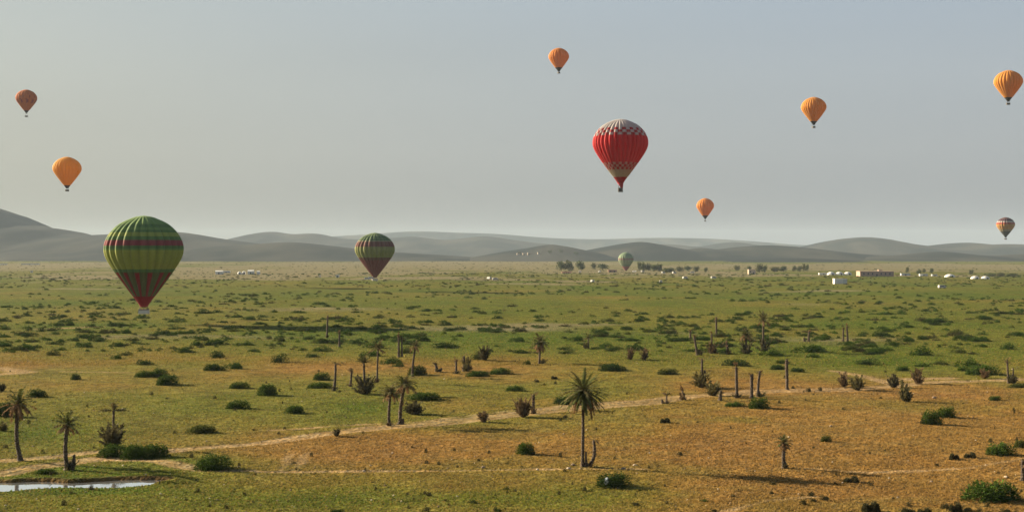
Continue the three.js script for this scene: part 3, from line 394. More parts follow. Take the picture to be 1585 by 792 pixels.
palm('right and taller of two thin twin posts on the far right plain', 1313, 528.5, { name: 'dead_palm', top: [1311.5, 504], r: .27 });
palm('skinny palm with a ragged top near the right edge', 1562, 593, { top: [1560, 556], r: .2, rag: { n: 10, len: .8, from: .8, el: .5 }, stubs: [[3, 7, 24, .17]], clump: { w: 20, h: 12, n: 22, dx: 6, c: DK } });
palm('short palm with a small tufted crown alone on the orange field', 1215, 723, { top: [1214, 682], mid: -1, r: .22, shaggy: 1.4, fronds: F(16, .72, { leaf: .2, low: -.9, bend: .8, dead: .7, dull: .7 }), rag: { n: 5, len: .7, from: .7, el: -.2 }, clump: { w: 14, h: 8, n: 14, c: DK } });
palm('dark palm stem cut by the right edge of the picture', 1585, 741, { name: 'dead_palm', top: [1584, 708], r: .22, shaggy: 1.7, rag: { n: 10, len: .6, from: .4, el: .5 } });
palm('thin upright palm stub beside a low stump at the track end', 1032, 626, { name: 'stump', category: 'stump', top: [1032.5, 612], r: .13, stubs: [[-4, -7, 7, .22]], clump: { w: 14, h: 5, n: 8, c: BR } });
palm('cone-shaped dark palm stump right of the upright stub', 1057, 620, { name: 'stump', category: 'stump', top: [1057, 605], r: .36, thin: .3, shaggy: 1.8, clump: { w: 13, h: 11, n: 18, c: BR } });

spikyClump('spiky brown palm clump touching the ragged stem by the track', 810, 646, 24, 30, 46, BR);
spikyClump('small spiky palm clump alone on the pale track', 748, 652, 16, 17, 30, BR);
spikyClump('tiny dark spiky clump on the track left of the paired palms', 520, 675, 11, 12, 20, DK);
spikyClump('dark bushy palm clump right behind the taller arching palm', 641, 640, 28, 19, 60, DK);
spikyClump('dark round palm clump among green scrub behind the long shrubs', 750, 558, 20, 21, 46, DK);
spikyClump('left of two upright spiky clumps in the middle plain', 976, 557, 13, 18, 34, BR);
spikyClump('right of two upright spiky clumps in the middle plain', 998, 557, 13, 18, 34, BR);
spikyClump('small dark clump behind the full-crowned palm trunk', 915, 637, 14, 13, 26, BR);
spikyClump('two-headed spiky clump, leftmost on the right-hand field edge', 1307, 599, 15, 21, 34, BR);
spikyClump('fan-shaped spiky clump second from left on the right-hand field edge', 1328, 603, 20, 21, 44, DULL);
spikyClump('rounded dark spiky clump third along the right-hand field edge', 1384, 599, 18, 19, 40, DK);
spikyClump('many-stemmed spiky clump with pale tips at the far right field', 1421, 593, 20, 23, 40, BR);
spikyClump('tall narrow spiky clump in front of the many-stemmed one', 1403, 620, 17, 31, 46, DULL);
spikyClump('dead brown spiky clump in front of large green shrubs at right', 1525, 585, 14, 15, 30, DEAD);
spikyClump('grey-green spiky clump beside the squat stump', 1103, 613, 22, 22, 40, DULL);
spikyClump('spiky scrub clump at the left edge beyond the leaning palm', 3, 667, 16, 13, 26, DULL);
spikyClump('dark dead clump at the left edge above the leaning palm', 2, 607, 12, 12, 24, DK);

// ---------------------------------------------------------------- shrubs
function shrubGeometry(seed, sprigs, leaf, lumps, tone, spread = 1) {     // unit shrub: about 1 wide, 1 high, leafy sprigs through lumpy volumes
  const R = rng(seed), b = new Builder(), L = [];
  for (let i = 0; i < lumps; i++) { const a = i * 2.4 + R(), q = lumps > 1 ? .28 * Math.sqrt((i + .3) / lumps) * 1.2 : 0, s = .17 + .14 * R(); L.push([Math.cos(a) * q * spread, 0, Math.sin(a) * q, s * 1.25, .55 + .42 * R() - q * .55, s * 1.25]); }
  for (let i = 0; i < sprigs; i++) {
    const l = L[Math.floor(R() * L.length)], th = R() * 6.283, ph = Math.acos(clamp(R() * 1.12 - .12, -1, 1)), rr = Math.pow(R(), .28) * (.86 + .28 * vnoise(th * 1.6, ph * 2.2 + seed, seed)), dx = Math.sin(ph) * Math.cos(th), dy = Math.cos(ph), dz = Math.sin(ph) * Math.sin(th);
    const c = [l[0] + dx * l[3] * rr, Math.max(.01, dy * l[4] * rr), l[2] + dz * l[5] * rr], v = .6 + .75 * R(), yel = R() < .22 ? 1.35 : 1, col = [tone[0] * v * yel, tone[1] * v * (yel > 1 ? 1.12 : 1), tone[2] * v];
    for (let k = 0; k < 2; k++) {
      const ux = dx + (R() - .5) * 1.5, uy = dy * .8 + .35 + (R() - .5) * 1.1, uz = dz + (R() - .5) * 1.5, n = leaf * (.6 + .8 * R()) / Math.hypot(ux, uy, uz), wx = (R() - .5), wy = (R() - .5), wz = (R() - .5), wn = leaf * .55 / (Math.hypot(wx, wy, wz) + .05);
      b.tri([c[0] - wx * wn * .5, Math.max(0, c[1] - wy * wn * .5), c[2] - wz * wn * .5], [c[0] + wx * wn * .5, Math.max(0, c[1] + wy * wn * .5), c[2] + wz * wn * .5], [c[0] + ux * n, Math.max(.0, c[1] + uy * n), c[2] + uz * n], col);
    }
  }
  const g = b.geo(); g.computeBoundingBox(); const s = g.boundingBox, w = s.max.x - s.min.x, h = s.max.y; g.translate(-(s.max.x + s.min.x) / 2, 0, -(s.max.z + s.min.z) / 2); g.scale(1 / w, 1 / h, 1 / (s.max.z - s.min.z)); return g;
}
const shrubMat = leafMat(.15), TONE = { green: [.048, .086, .013], dark: [.034, .062, .013], olive: [.066, .082, .018], cushion: [.055, .055, .024], dry: [.058, .06, .022] };
const near = {}, midG = {}, farG = {};
for (const k in TONE) { near[k] = [1, 2, 3].map(s => shrubGeometry(s * 7 + k.length, k === 'cushion' ? 2000 : 2400, k === 'cushion' ? .1 : .082, k === 'cushion' ? 2 : 7, TONE[k], 1.3)); midG[k] = [1, 2, 3, 4].map(s => shrubGeometry(s * 11 + k.length, 900, .092, 4, TONE[k], 1.2)); farG[k] = [1, 2, 3].map(s => shrubGeometry(s * 13 + k.length, 210, .17, 4, TONE[k], 1.2)); }
const handShrubs = [];
let shrubSeed = 1;
function shrub(label, px, py, w, h, tone = 'green', o = {}) {
  const [x, z] = P(px, py - 1), m = -z / FOCAL, R = rng(1000 + shrubSeed++), set = (w * m > 1.2 && -z < 260 ? near : midG)[tone], g = set[Math.floor(R() * set.length)];
  const cushion = tone === 'cushion', s = solo(cushion ? 'cushion_shrub' : 'green_shrub', g, shrubMat, label, 'shrub', [x, height(x, z) - .04, z], 0, o.group);
  s.scale.set(w * m, h * m * 1.04, Math.min(w * m * .85, h * m * 3.2)); s.rotation.y = (R() - .5) * .5; handShrubs.push([px, py, w, h]); return s;
}
const S = [
  ['round green shrub at the left foot of the shrub bank below the thin two-frond palm', 176, 704, 56, 23], ['middle green shrub of the bank below the thin two-frond palm', 206, 708, 42, 25], ['right-hand green shrub of the bank below the thin two-frond palm', 235, 708, 56, 24], ['domed green shrub right of the pond by the path', 331, 726, 66, 28], ['small low weed patch beside the pond left of the lopsided palm', 68, 734, 36, 9, 'green'],
  ['low spreading shrub above the shrub bank, alone on olive grass', 311, 668, 50, 14, 'olive'], ['compact green shrub left of centre with a shadow to its right', 369, 634, 42, 15], ['small dark shrub high on the left grass, all alone', 116, 588, 18, 12, 'dark'], ['dark shrub behind the crown of the leaning left palm', 56, 616, 34, 15, 'dark'], ['large dark shrub at the left edge behind the leaning palm', 8, 645, 34, 26, 'dark'],
  ['rounded shrub in front of the wide left pair', 259, 597, 38, 18], ['wide shrub, left of the left-hand pair', 224, 585, 36, 12], ['wide shrub, right of the left-hand pair', 246, 584, 34, 15], ['dark left half of a double shrub on the left plain', 331, 574, 38, 12, 'dark'], ['flat right half of a double shrub on the left plain', 359, 571, 36, 11], ['domed shrub above the double shrub on the left plain', 335, 553, 28, 13, 'dark'],
  ['low dark shrub with ragged top above the wide left pair', 222, 565, 32, 9, 'dark'], ['small round shrub left of a flat one on the left plain', 179, 556, 20, 10], ['flat shrub touching the small round one on the left plain', 195, 550, 24, 8, 'olive'], ['leafy shrub with a shadow near the left edge of the plain', 81, 551, 26, 11, 'olive'], ['flat shrub behind the leafy one near the left edge', 93, 544, 22, 6],
  ['low oval shrub between the compact shrub and the double shrub', 371, 601, 36, 11], ['round bushy shrub left of the palm group', 413, 615, 36, 20], ['oval shrub on the bright green patch below the palm group', 455, 640, 34, 14], ['round shrub behind the slim leaning palm', 498, 587, 31, 13], ['long low shrub around the foot of the slim leaning palm', 496, 600, 48, 11], ['domed dark shrub left above the palm group', 433, 562, 32, 15, 'dark'], ['long shrub in the row above the palm group', 498, 545, 36, 10], ['flat dark shrub just below the long one above the palm group', 483, 554, 25, 7, 'dark'],
  ['long loaf-shaped shrub right of the paired arching palms', 656, 621, 58, 14], ['wide shrub behind the upright tuft palm', 605, 564, 40, 12], ['small shrub touching the right end of the wide one among the palms', 616, 569, 22, 8], ['low shrub left of the twin bare posts', 573, 552, 38, 11], ['shrub at the right of the twin bare posts', 628, 548, 24, 12, 'olive'], ['leafy shrub round the foot of the small ragged palm', 646, 580, 36, 18, 'olive'], ['long dark shrub up from the litter line', 688, 540, 54, 10, 'dark'],
  ['left of two long low shrubs in the centre', 739, 583, 42, 10], ['right of two long low shrubs in the centre', 776, 579, 40, 12], ['shrub tucked left of the dark round palm clump', 736, 558, 20, 13, 'olive'], ['neat oval shrub left of the full-crowned palm', 798, 607, 34, 10], ['long shrub directly behind the trunk of the full-crowned palm', 878, 627, 48, 14, 'dark'], ['little round shrub left of the round-crowned mid palm', 815, 564, 15, 8, 'olive'], ['lower of two flat shrubs right of the round-crowned mid palm', 878, 549, 32, 6, 'dark'], ['upper of two flat shrubs right of the round-crowned mid palm', 874, 543, 28, 6, 'dark'], ['low shrub behind the round-crowned mid palm', 799, 530, 30, 9],
  ['compact round shrub alone left of the full-crowned palm foot', 813, 702, 33, 21], ['big dark oval shrub in front of the full-crowned palm', 951, 749, 64, 25, 'dark'], ['thick dark shrub right behind the full crown', 949, 574, 50, 13, 'dark'], ['lighter loaf-shaped shrub right of the thick dark one', 1035, 580, 40, 10, 'olive'], ['flat dark shrub behind the straight bare post', 1140, 567, 52, 12, 'dark'], ['low flat shrub joined to a round one below the shaggy pair', 1139, 632, 38, 9], ['round shrub below the shaggy pair of palm stems', 1176, 635, 40, 19],
  ['long hedge-like shrub on the right plain', 1252, 545, 64, 13], ['small shrub below the hedge-like one on the right plain', 1258, 553, 25, 7], ['dark shrub at the left of the thick frayed stem', 1205, 573, 28, 9, 'dark'], ['shrub right of the thick frayed stem', 1235, 576, 26, 8, 'dark'], ['wide shrub under the clump-footed tall far palm', 1195, 551, 44, 12], ['shrub behind the thick frayed stem', 1212, 563, 30, 7, 'dark'], ['low lens-shaped shrub right of the frayed stem', 1344, 563, 46, 10, 'dark'], ['large domed shrub on the right plain', 1425, 550, 42, 16], ['small shrub between the lens-shaped one and the right thicket', 1399, 573, 26, 9], ['domed shrub near the right edge on the green plain', 1560, 541, 27, 12],
  ['low left end shrub of the right-hand thicket', 1428, 567, 34, 7], ['flat shrub in the middle of the right-hand thicket', 1454, 564, 34, 8, 'olive'], ['tall shrub at the back of the right-hand thicket', 1500, 568, 46, 16], ['widest shrub at the front of the right-hand thicket', 1523, 580, 60, 18], ['rounded shrub at the near left of the right-hand thicket', 1492, 574, 20, 9], ['flat shrub strip at the right edge below the skinny palm', 1577, 600, 34, 7, 'olive'], ['small low shrub on the orange field near the right edge', 1542, 619, 24, 8],
  ['nearer half of a double shrub on the orange field', 1444, 657, 40, 25], ['farther half of a double shrub on the orange field', 1467, 644, 34, 18], ['bushy shrub near the right edge of the orange field', 1551, 704, 52, 23], ['small grey shrub at the right edge behind the bushy one', 1580, 692, 22, 14, 'olive'], ['largest shrub, spreading at the lower right corner', 1535, 772, 104, 33], ['small leafy shrub right of the small tufted palm', 1280, 686, 20, 11, 'olive'],
  ['left of a pair of round cushions on the orange field', 1478, 711, 18, 12, 'cushion'], ['right of a pair of round cushions on the orange field', 1503, 709, 22, 10, 'cushion'], ['flat dark cushion in the middle right foreground', 1319, 744, 28, 11, 'cushion'], ['little dark cushion below the left of the paired cushions', 1451, 719, 9, 6, 'cushion'], ['rear cushion of the small foreground cluster', 1256, 765, 15, 9, 'cushion'], ['left cushion of the small foreground cluster', 1244, 780, 14, 11, 'cushion'], ['middle cushion of the small foreground cluster', 1259, 775, 14, 8, 'cushion'], ['right cushion of the small foreground cluster', 1277, 772, 19, 10, 'cushion'],
  ['small flat cushion left of the foreground cluster', 1197, 746, 13, 6, 'cushion'], ['tiny cushion left of the foreground cluster, nearer', 1195, 761, 9, 6, 'cushion'], ['large cushion at the bottom edge right of centre', 1349, 791, 34, 18, 'cushion'], ['left of two cushions cut by the bottom edge', 1407, 796, 28, 14, 'cushion'], ['right of two cushions cut by the bottom edge', 1432, 797, 28, 14, 'cushion'], ['rear cushion of the bottom right cluster', 1464, 785, 20, 11, 'cushion'], ['middle cushion of the bottom right cluster', 1480, 790, 24, 15, 'cushion'], ['right cushion of the bottom right cluster', 1497, 789, 22, 10, 'cushion'], ['cushion at the bottom edge near the right corner', 1558, 793, 22, 10, 'cushion'],
  ['dark smooth cushion on the orange field right of the full-crowned palm', 1030, 658, 19, 9, 'cushion'], ['small round cushion on the orange field below the dark smooth one', 1053, 704, 11, 7, 'cushion'], ['left of two small cushions above the neat oval shrub', 831, 591, 11, 6, 'cushion'], ['right of two small cushions above the neat oval shrub', 858, 586, 12, 6, 'cushion'], ['tiny cushion by the track left of the full-crowned palm', 875, 649, 10, 6, 'cushion'], ['flat twig cushion at the bottom centre', 984, 780, 16, 8, 'cushion'], ['cushion at the bottom edge right of the twig cushion', 1105, 791, 15, 8, 'cushion'], ['flat green weed tuft at the bottom centre right', 1090, 773, 17, 5, 'green'], ['low weed tuft left of the dark oval foreground shrub', 783, 757, 14, 6, 'olive'], ['lower weed tuft left of the dark oval foreground shrub', 730, 779, 18, 6, 'olive'], ['tuft cut by the bottom edge left of centre', 522, 792, 24, 7, 'dark'], ['tuft cut by the bottom edge in the centre', 771, 793, 14, 7, 'dark'], ['dark little tuft right of the thick frayed stem foot', 1228, 604, 7, 6, 'cushion'], ['dark tuft near the end of the field track', 1252, 608, 11, 8, 'cushion'], ['pointed little tuft right of the one at the track end', 1270, 606, 9, 8, 'cushion'],
];
for (const [label, px, py, w, h, tone] of S) shrub(label, px, py, w, h, tone);

// shrubs dotting the plain: the ones that show largest stand singly, the rest is scrub
{
  const R = rng(4242), all = [];
  const blocked = (px, py, w) => handShrubs.some(([a, b, c, h]) => Math.abs(px - a) < (w + c) * .55 && Math.abs(py - b) < h * .9 + 3);
  let guard = 0; while (all.length < 3600 && guard++ < 60000) {
    const u = R(), py = 424 + 124 * Math.pow(u, 1.9), px = -120 + 1825 * R(), d = depthOf(py), [x, z] = P(px, py), dens = fbm(x / 60 * (300 / d) ** .5, z / 45 * (300 / d) ** .5, 131, 3);
    if (dens < .28 + .24 * R()) continue; const big = Math.pow(R(), 2.2), wm = 1.5 + 4.3 * big, w = wm / d * FOCAL, hm = .42 + wm * (.12 + .11 * R()); if (blocked(px, py, w)) continue;
    all.push({ x, z, d, wm, hm, w, px, py, tone: ['green', 'dark', 'green', 'olive', 'dark', 'dry'][Math.floor(R() * 6)], turn: (R() - .5) * .8, k: Math.floor(R() * 3) });
    if (R() < .28 && wm > 2) { const n = 1 + Math.floor(R() * 2.4); for (let i = 0; i < n; i++) { const x2 = x + (R() - .5) * wm * 2.2, z2 = z + (R() - .5) * 5, w2 = wm * (.45 + .5 * R()); all.push({ x: x2, z: z2, d: -z2, wm: w2, hm: hm * (.6 + .5 * R()), w: w2 / d * FOCAL, px, py, tone: 'green', turn: R(), k: Math.floor(R() * 3) }); } }
  }
  all.sort((a, b) => (b.px > -5 && b.px < 1590 ? b.w * b.hm / b.d : 0) - (a.px > -5 && a.px < 1590 ? a.w * a.hm / a.d : 0));
  const singles = all.slice(0, 185), rest = all.slice(185);
  const marks = [[480, 497, 'the long balloon shadow'], [506, 523, 'the far frayed post'], [619, 553, 'the twin bare posts'], [835, 560, 'the round-crowned mid palm'], [911, 540, 'the small far palm'], [1079, 549, 'the slanting post'], [1182, 540, 'the tall far palm'], [1309, 528, 'the twin thin posts'], [1425, 550, 'the large domed shrub'], [1300, 440, 'the white box shed'], [1459, 448, 'the white pickup'], [580, 434, 'the landing balloon'], [969, 418, 'the far green balloon'], [221, 486, 'the large balloon basket'], [81, 551, 'the leafy left-edge shrub'], [335, 553, 'the domed left-plain shrub'], [1560, 541, 'the right-edge domed shrub'], [48, 421, 'the tiny far-left hut'], [690, 540, 'the long dark shrub'], [1252, 545, 'the hedge-like shrub']], look = { green: 'spreading green shrub', dark: 'dark green shrub', olive: 'olive shrub', dry: 'dry brownish shrub' }, nth = ['nearest', 'second nearest', 'third nearest', 'fourth nearest', 'fifth nearest', 'sixth nearest', 'seventh nearest', 'eighth nearest', 'ninth nearest', 'tenth nearest'], seen = {};
  for (const s of singles) { s.px = 792.5 + s.x / s.d * FOCAL; s.py = HORIZON + FOCAL * EYE / s.d; s.off = 1e9; for (const [a, b, l] of marks) { const e = Math.hypot(s.px - a, (s.py - b) * 3); if (e < s.off) { s.off = e; const dx = s.px - a, dy = (s.py - b) * 3; s.where = (Math.abs(dx) > Math.abs(dy) ? dx < 0 ? 'left of ' : 'right of ' : dy < 0 ? 'beyond ' : 'in front of ') + l; } } }
  for (const s of [...singles].sort((a, b) => a.off - b.off)) { const k = look[s.tone] + s.where, i = seen[k] = (seen[k] ?? -1) + 1; s.label = `${s.wm > 5 ? 'wide ' : 'low '}${look[s.tone]}, ${nth[Math.min(i, 9)]} of its kind ${s.where}`; }
  for (const s of singles) { const m = solo('plain_shrub', midG[s.tone][s.k], shrubMat, s.label, 'shrub', [s.x, height(s.x, s.z) - .05, s.z], s.turn, `${s.tone} shrubs dotting the plain`); m.scale.set(s.wm, s.hm, s.wm * .8); }
  const D = new THREE.Object3D();
  for (const tone of ['green', 'dark', 'olive', 'dry']) { const l = rest.filter(s => s.tone === tone), im = new THREE.InstancedMesh(farG[tone][0], shrubMat, l.length); im.name = numbered('plain_scrub'); im.userData.kind = 'stuff'; im.castShadow = im.receiveShadow = true; l.forEach((s, i) => { D.position.set(s.x, height(s.x, s.z) - .05, s.z); D.rotation.y = s.turn * 3; D.scale.set(s.wm, s.hm, s.wm * .8); D.updateMatrix(); im.setMatrixAt(i, D.matrix); }); tag(im, `${tone} scrub spread thinly over the distant plain`, 'scrub'); scene.add(im); }
  // scattered thin scrub on the dusty far flats
  const n = 3000, im = new THREE.InstancedMesh(farG.dry[1], shrubMat, n); im.name = numbered('plain_scrub'); im.userData.kind = 'stuff';
  for (let i = 0; i < n; i++) { const d = 900 + 3000 * Math.pow(R(), 1.4), x = (R() * 1.3 - .65) * d * .8; D.position.set(x, height(x, -d) - .1, -d); D.rotation.y = R() * 6; const w = 1.2 + 3.5 * R() ** 2 + d / 2500; D.scale.set(w, .35 + w * .13, w); D.updateMatrix(); im.setMatrixAt(i, D.matrix); }
  tag(im, 'thin olive scrub on the dusty flats below the hills', 'scrub'); im.castShadow = im.receiveShadow = true; scene.add(im);
}

// ---------------------------------------------------------------- grass and stones
{
  const R = rng(99), D = new THREE.Object3D(), C = new THREE.Color();
  const tuft = seed => { const q = rng(seed), b = new Builder(); for (let i = 0; i < 7; i++) { const a = q() * 6.28, r = .3 * q(), x = Math.cos(a) * r, z = Math.sin(a) * r, h = .55 + .45 * q(), lx = x * 1.9 + (q() - .5) * .5, lz = z * 1.9 + (q() - .5) * .5, t = q() * 6.28, w = .13; b.tri([x - Math.cos(t) * w, 0, z - Math.sin(t) * w], [x + Math.cos(t) * w, 0, z + Math.sin(t) * w], [lx, h, lz]); } return b.geo(); };
  const gm = new THREE.MeshPhysicalMaterial({ color: 0xffffff, roughness: 1, transmission: .3, thickness: 0, side: THREE.DoubleSide, specularIntensity: .2 });
  const make = (name, label, geo, n, spot, paint, size) => { const im = new THREE.InstancedMesh(geo, gm, n); im.name = name; im.userData.kind = 'stuff'; im.castShadow = im.receiveShadow = true; let i = 0, g = 0; while (i < n && g++ < n * 4) { const [x, z] = spot(); { const q = nearPoly(POND, x, z); if (q < .35 || (q < 1.3 && z < -131)) continue; } let bare = false; for (let k = 0; k < 3; k++) if (nearPoly(TRACKS[k], x, z) < .1 && R() < .93) bare = true; if (bare) continue; const p = paint(x, z); if (!p) continue; const s = size(x, z); D.position.set(x, height(x, z) - .02, z); D.rotation.y = R() * 6.28; D.scale.set(s, s * (.6 + .5 * R()), s); D.updateMatrix(); im.setMatrixAt(i, D.matrix); im.setColorAt(i, C.setRGB(...p)); i++; } im.count = i; tag(im, label, 'grass'); scene.add(im); };
  const nearSpot = () => { const d = 108 / (1 - R() * .62), x = (R() - .5) * (d * .80 + 16); return [x, -d]; }, farSpot = () => { const d = 270 / (1 - R() * .62), x = (R() - .5) * d * .84; return [x, -d]; };
  const paint = (x, z) => { const c = groundColour(x, z), v = .75 + .6 * R(), r = R(); return r < .25 ? [mix(c[0], .32, .5) * v, mix(c[1], .21, .5) * v, mix(c[2], .06, .5) * v] : r < .4 ? [c[0] * .5 * v, c[1] * .55 * v, c[2] * .6 * v] : [c[0] * v, c[1] * 1.08 * v, c[2] * .9 * v]; };
  make('dry_grass', 'short straw and green grass tufts covering the near plain', tuft(1), 300000, nearSpot, paint, () => .07 + .2 * R() ** 2.4);
  make('plain_grass', 'grass tufts over the middle of the plain', tuft(2), 140000, farSpot, paint, () => .14 + .26 * R() ** 2);
  { const pg = new THREE.IcosahedronGeometry(.5, 1).scale(1, .55, .8), pm = new THREE.MeshStandardMaterial({ color: 0xffffff, roughness: 1 }), n = 1600, im = new THREE.InstancedMesh(pg, pm, n); im.name = 'pebbles'; im.userData.kind = 'stuff'; im.castShadow = im.receiveShadow = true; for (let i = 0; i < n; i++) { const [x, z] = nearSpot(), s = .06 + .22 * R() ** 4, v = .7 + .6 * R(); D.position.set(x, height(x, z) + s * .1, z); D.rotation.set(R(), R() * 6, R()); D.scale.setScalar(s); D.updateMatrix(); im.setMatrixAt(i, D.matrix); im.setColorAt(i, R() < .35 ? C.setRGB(.42 * v, .34 * v, .24 * v) : C.setRGB(.16 * v, .11 * v, .07 * v)); } D.rotation.set(0, 0, 0); tag(im, 'small stones and clods strewn over the near field', 'pebbles'); scene.add(im); }
  // twiggy weeds, dark
  make('weeds', 'small dark weeds sprinkled over the near plain', farG.cushion[0], 900, nearSpot, () => [.9, .9, .9], () => .15 + .6 * R() ** 4);
  scene.children[scene.children.length - 1].material = shrubMat;
}
{
  const rockMat = std([.40, .32, .23], 1), darkRock = std([.22, .16, .11], 1), R = rng(31);
  const rockGeo = s => { const g = new THREE.IcosahedronGeometry(.5, 2), p = g.attributes.position; for (let i = 0; i < p.count; i++) { const v = new THREE.Vector3().fromBufferAttribute(p, i), k = .72 + .5 * vnoise(v.x * 3 + s * 9, v.y * 3 + v.z * 4 + 20, s); p.setXYZ(i, v.x * k, v.y * k * .7, v.z * k); } g.computeVertexNormals(); return g; };
  const rg = [1, 2, 3].map(rockGeo), W = .5;
  [['pale stone on the edge of the lower path, left of centre', 563, 726, 6, 0], ['brown stone on the field edge between the two foreground palms of the centre', 618, 725, 4, 1], ['pale stone right of the tall palm foot', 983, 718, 8, 0], ['flat stone left of the tall palm foot', 880, 723, 9, 0], ['brown stone close to the tall palm foot', 887, 717, 8, 1], ['pale stone far left of the tall palm foot', 832, 723, 7, 0], ['dark stone between the tall palm and the pale stone', 965, 722, 9, 1], ['pale stone above the largest corner shrub', 1558, 737, 8, 0], ['pale stone by the right field path', 1527, 719, 4, 0], ['brown stone at the field edge left of centre', 748, 721, 8, 1], ['pale pebble left of the flat dark cushion', 1305, 744, 4, 0], ['white pebble on the orange field', 1006, 699, 4, 0], ['dark clod on the orange field right side', 1443, 741, 6, 1], ['brown clod near the small leafy shrub', 1287, 662, 6, 1], ['dark clod beside the cushion on the orange field', 1447, 615, 8, 1]].forEach(([l, px, py, w, dk], i) => { const [x, z] = P(px, py), m = -z / FOCAL, s = solo('stone', rg[i % 3], dk ? darkRock : rockMat, l, 'stone', [x, height(x, z) + w * m * .1, z], R() * 6); s.scale.setScalar(w * m * .85); });
  const b = new THREE.IcosahedronGeometry(.5, 3), p = b.attributes.position; for (let i = 0; i < p.count; i++) { const v = new THREE.Vector3().fromBufferAttribute(p, i), k = .6 + .9 * vnoise(v.x * 5 + 3, v.y * 5 + v.z * 6 + 9, 5); p.setXYZ(i, v.x * k * .8, v.y * k * 1.1, v.z * k * .5); } b.computeVertexNormals();
  const [x, z] = P(937, 745), s = solo('plastic_scrap', b, std([.85, .85, .82], .6), 'crumpled white scrap caught in the dark oval foreground shrub', 'litter', [x, height(x, z) + .5, z + 1.75]); s.scale.setScalar(.5);
}

// ---------------------------------------------------------------- far trees, tents, buildings, vehicles
function treeGeometry(seed, n, leaf, tone, tall) { const R = rng(seed), b = new Builder(), L = []; for (let i = 0; i < 9; i++) { const a = i * 2.4, q = .3 * Math.sqrt(i / 9); L.push([Math.cos(a) * q, mix(.3, .74, R()), Math.sin(a) * q, .24 + .1 * R()]); } for (let i = 0; i < n; i++) { const l = L[i % 9], th = R() * 6.283, ph = Math.acos(2 * R() - 1), r = l[3] * Math.pow(R(), .35), c = [l[0] + Math.sin(ph) * Math.cos(th) * r, clamp(l[1] + Math.cos(ph) * r * 1.15, .03, 1), l[2] + Math.sin(ph) * Math.sin(th) * r], v = .6 + .8 * R(), q = () => (R() - .5) * leaf * 2; b.tri([c[0] + q(), c[1] + q(), c[2] + q()], [c[0] + q(), c[1] + q(), c[2] + q()], [c[0] + q(), c[1] + q(), c[2] + q()], [tone[0] * v, tone[1] * v, tone[2] * v]); } return b.geo(); }
const crowns = [1, 2, 3, 4].map(s => treeGeometry(s * 3, 900, .075, s % 2 ? [.07, .085, .034] : [.085, .09, .04])), trunkB = new Builder(); trunkB.rod([0, 0, 0], [.01, .35, 0], .035, .025, 6, [.1, .075, .05]); trunkB.rod([.01, .33, 0], [.16, .62, .05], .022, .01, 5, [.1, .075, .05]); trunkB.rod([.01, .33, 0], [-.15, .65, -.05], .022, .01, 5, [.1, .075, .05]); trunkB.rod([.01, .35, 0], [.02, .75, .1], .02, .008, 5, [.1, .075, .05]); const trunkG = trunkB.geo();
let treeN = 0; const ORD = ['first', 'second', 'third', 'fourth', 'fifth', 'sixth', 'seventh', 'eighth', 'ninth', 'tenth', 'eleventh', 'twelfth', 'thirteenth', 'fourteenth', 'fifteenth', 'sixteenth', 'seventeenth', 'eighteenth', 'nineteenth', 'twentieth'], inRow = {};
function onSlope(px, py) { const r = new THREE.Raycaster(camera.position.clone(), new THREE.Vector3((px - 792.5) / FOCAL, (HORIZON - py) / FOCAL, -1).normalize(), 10, 9000); hamletHill.updateMatrixWorld(); const h = r.intersectObject(hamletHill)[0]; return h ? h.point.toArray() : [(px - 792.5) / FOCAL * 3700, 12, -3700]; }
function tree(label, px, py, w, h, group) { if (group) { const i = inRow[group] = (inRow[group] ?? -1) + 1; label = ORD[i] + ' ' + label; } let [x, z] = P(px, py), y; if (py < 396) [x, y, z] = onSlope(px, py); else y = height(x, z); const m = -z / FOCAL, t = thing('field_tree', label, 'tree', [x, y - .2, z], treeN * 1.7, group); mesh('trunk', trunkG, barkMat, t); mesh('crown', crowns[treeN++ % 4], shrubMat, t); t.scale.set(w * m * 1.12, h * m * 1.05, w * m * 1.1); return t; }
tree('biggest round tree, leftmost by the far green balloon', 869, 420, 15, 16); tree('right half of the biggest round tree pair', 881, 420, 15, 16); tree('single rounded tree between the big pair and the balloon', 899, 418.5, 13, 15); tree('slim small tree left of the far green balloon', 919, 417, 9, 11); tree('wide low tree left of the far green balloon', 933, 417.5, 17, 10);
for (const [px, py, w, h] of [[990, 418, 7, 13], [996, 419, 8, 14], [1004, 419, 13, 12], [1013, 420, 12, 11], [1021, 420, 11, 12], [1036, 421, 20, 8], [1052, 420, 13, 9], [1065, 419, 12, 9], [1078, 420, 10, 9], [1093, 420, 6, 8], [1141, 418, 9, 9], [1160, 418, 8, 8], [1176, 421, 12, 14], [1184, 420, 9, 12], [1200, 420, 14, 9], [1213, 420, 12, 10], [1230, 419, 8, 9], [1238, 420, 8, 10], [1245, 419, 6, 13], [1250, 420, 6, 12]]) tree('tree from the left in the hazy row right of the far green balloon', px, py, w, h, 'hazy row of far trees');
for (const [px, py, w, h] of [[1405, 421, 6, 9], [1423, 422, 8, 7], [1431, 421, 6, 7], [1443, 422, 6, 9], [1504, 424, 8, 8], [1535, 427, 14, 6], [1550, 427, 16, 7], [1568, 427, 18, 6]]) tree('small tree from the left among the far tents and sheds', px, py, w, h, 'trees among the far tents');
for (const [px, py, w, h] of [[66, 399, 6, 7], [110, 401, 9, 11], [118, 401, 7, 8]]) tree('small hazy tree from the left below the far left hill', px, py, w, h, 'hazy trees at the far left');
for (const [px, py, w, h] of [[455, 400, 12, 5], [468, 400, 14, 6], [482, 400, 9, 5]]) tree('hazy tree from the left beyond the plain near the banded balloon', px, py, w, h, 'hazy trees behind the plain');
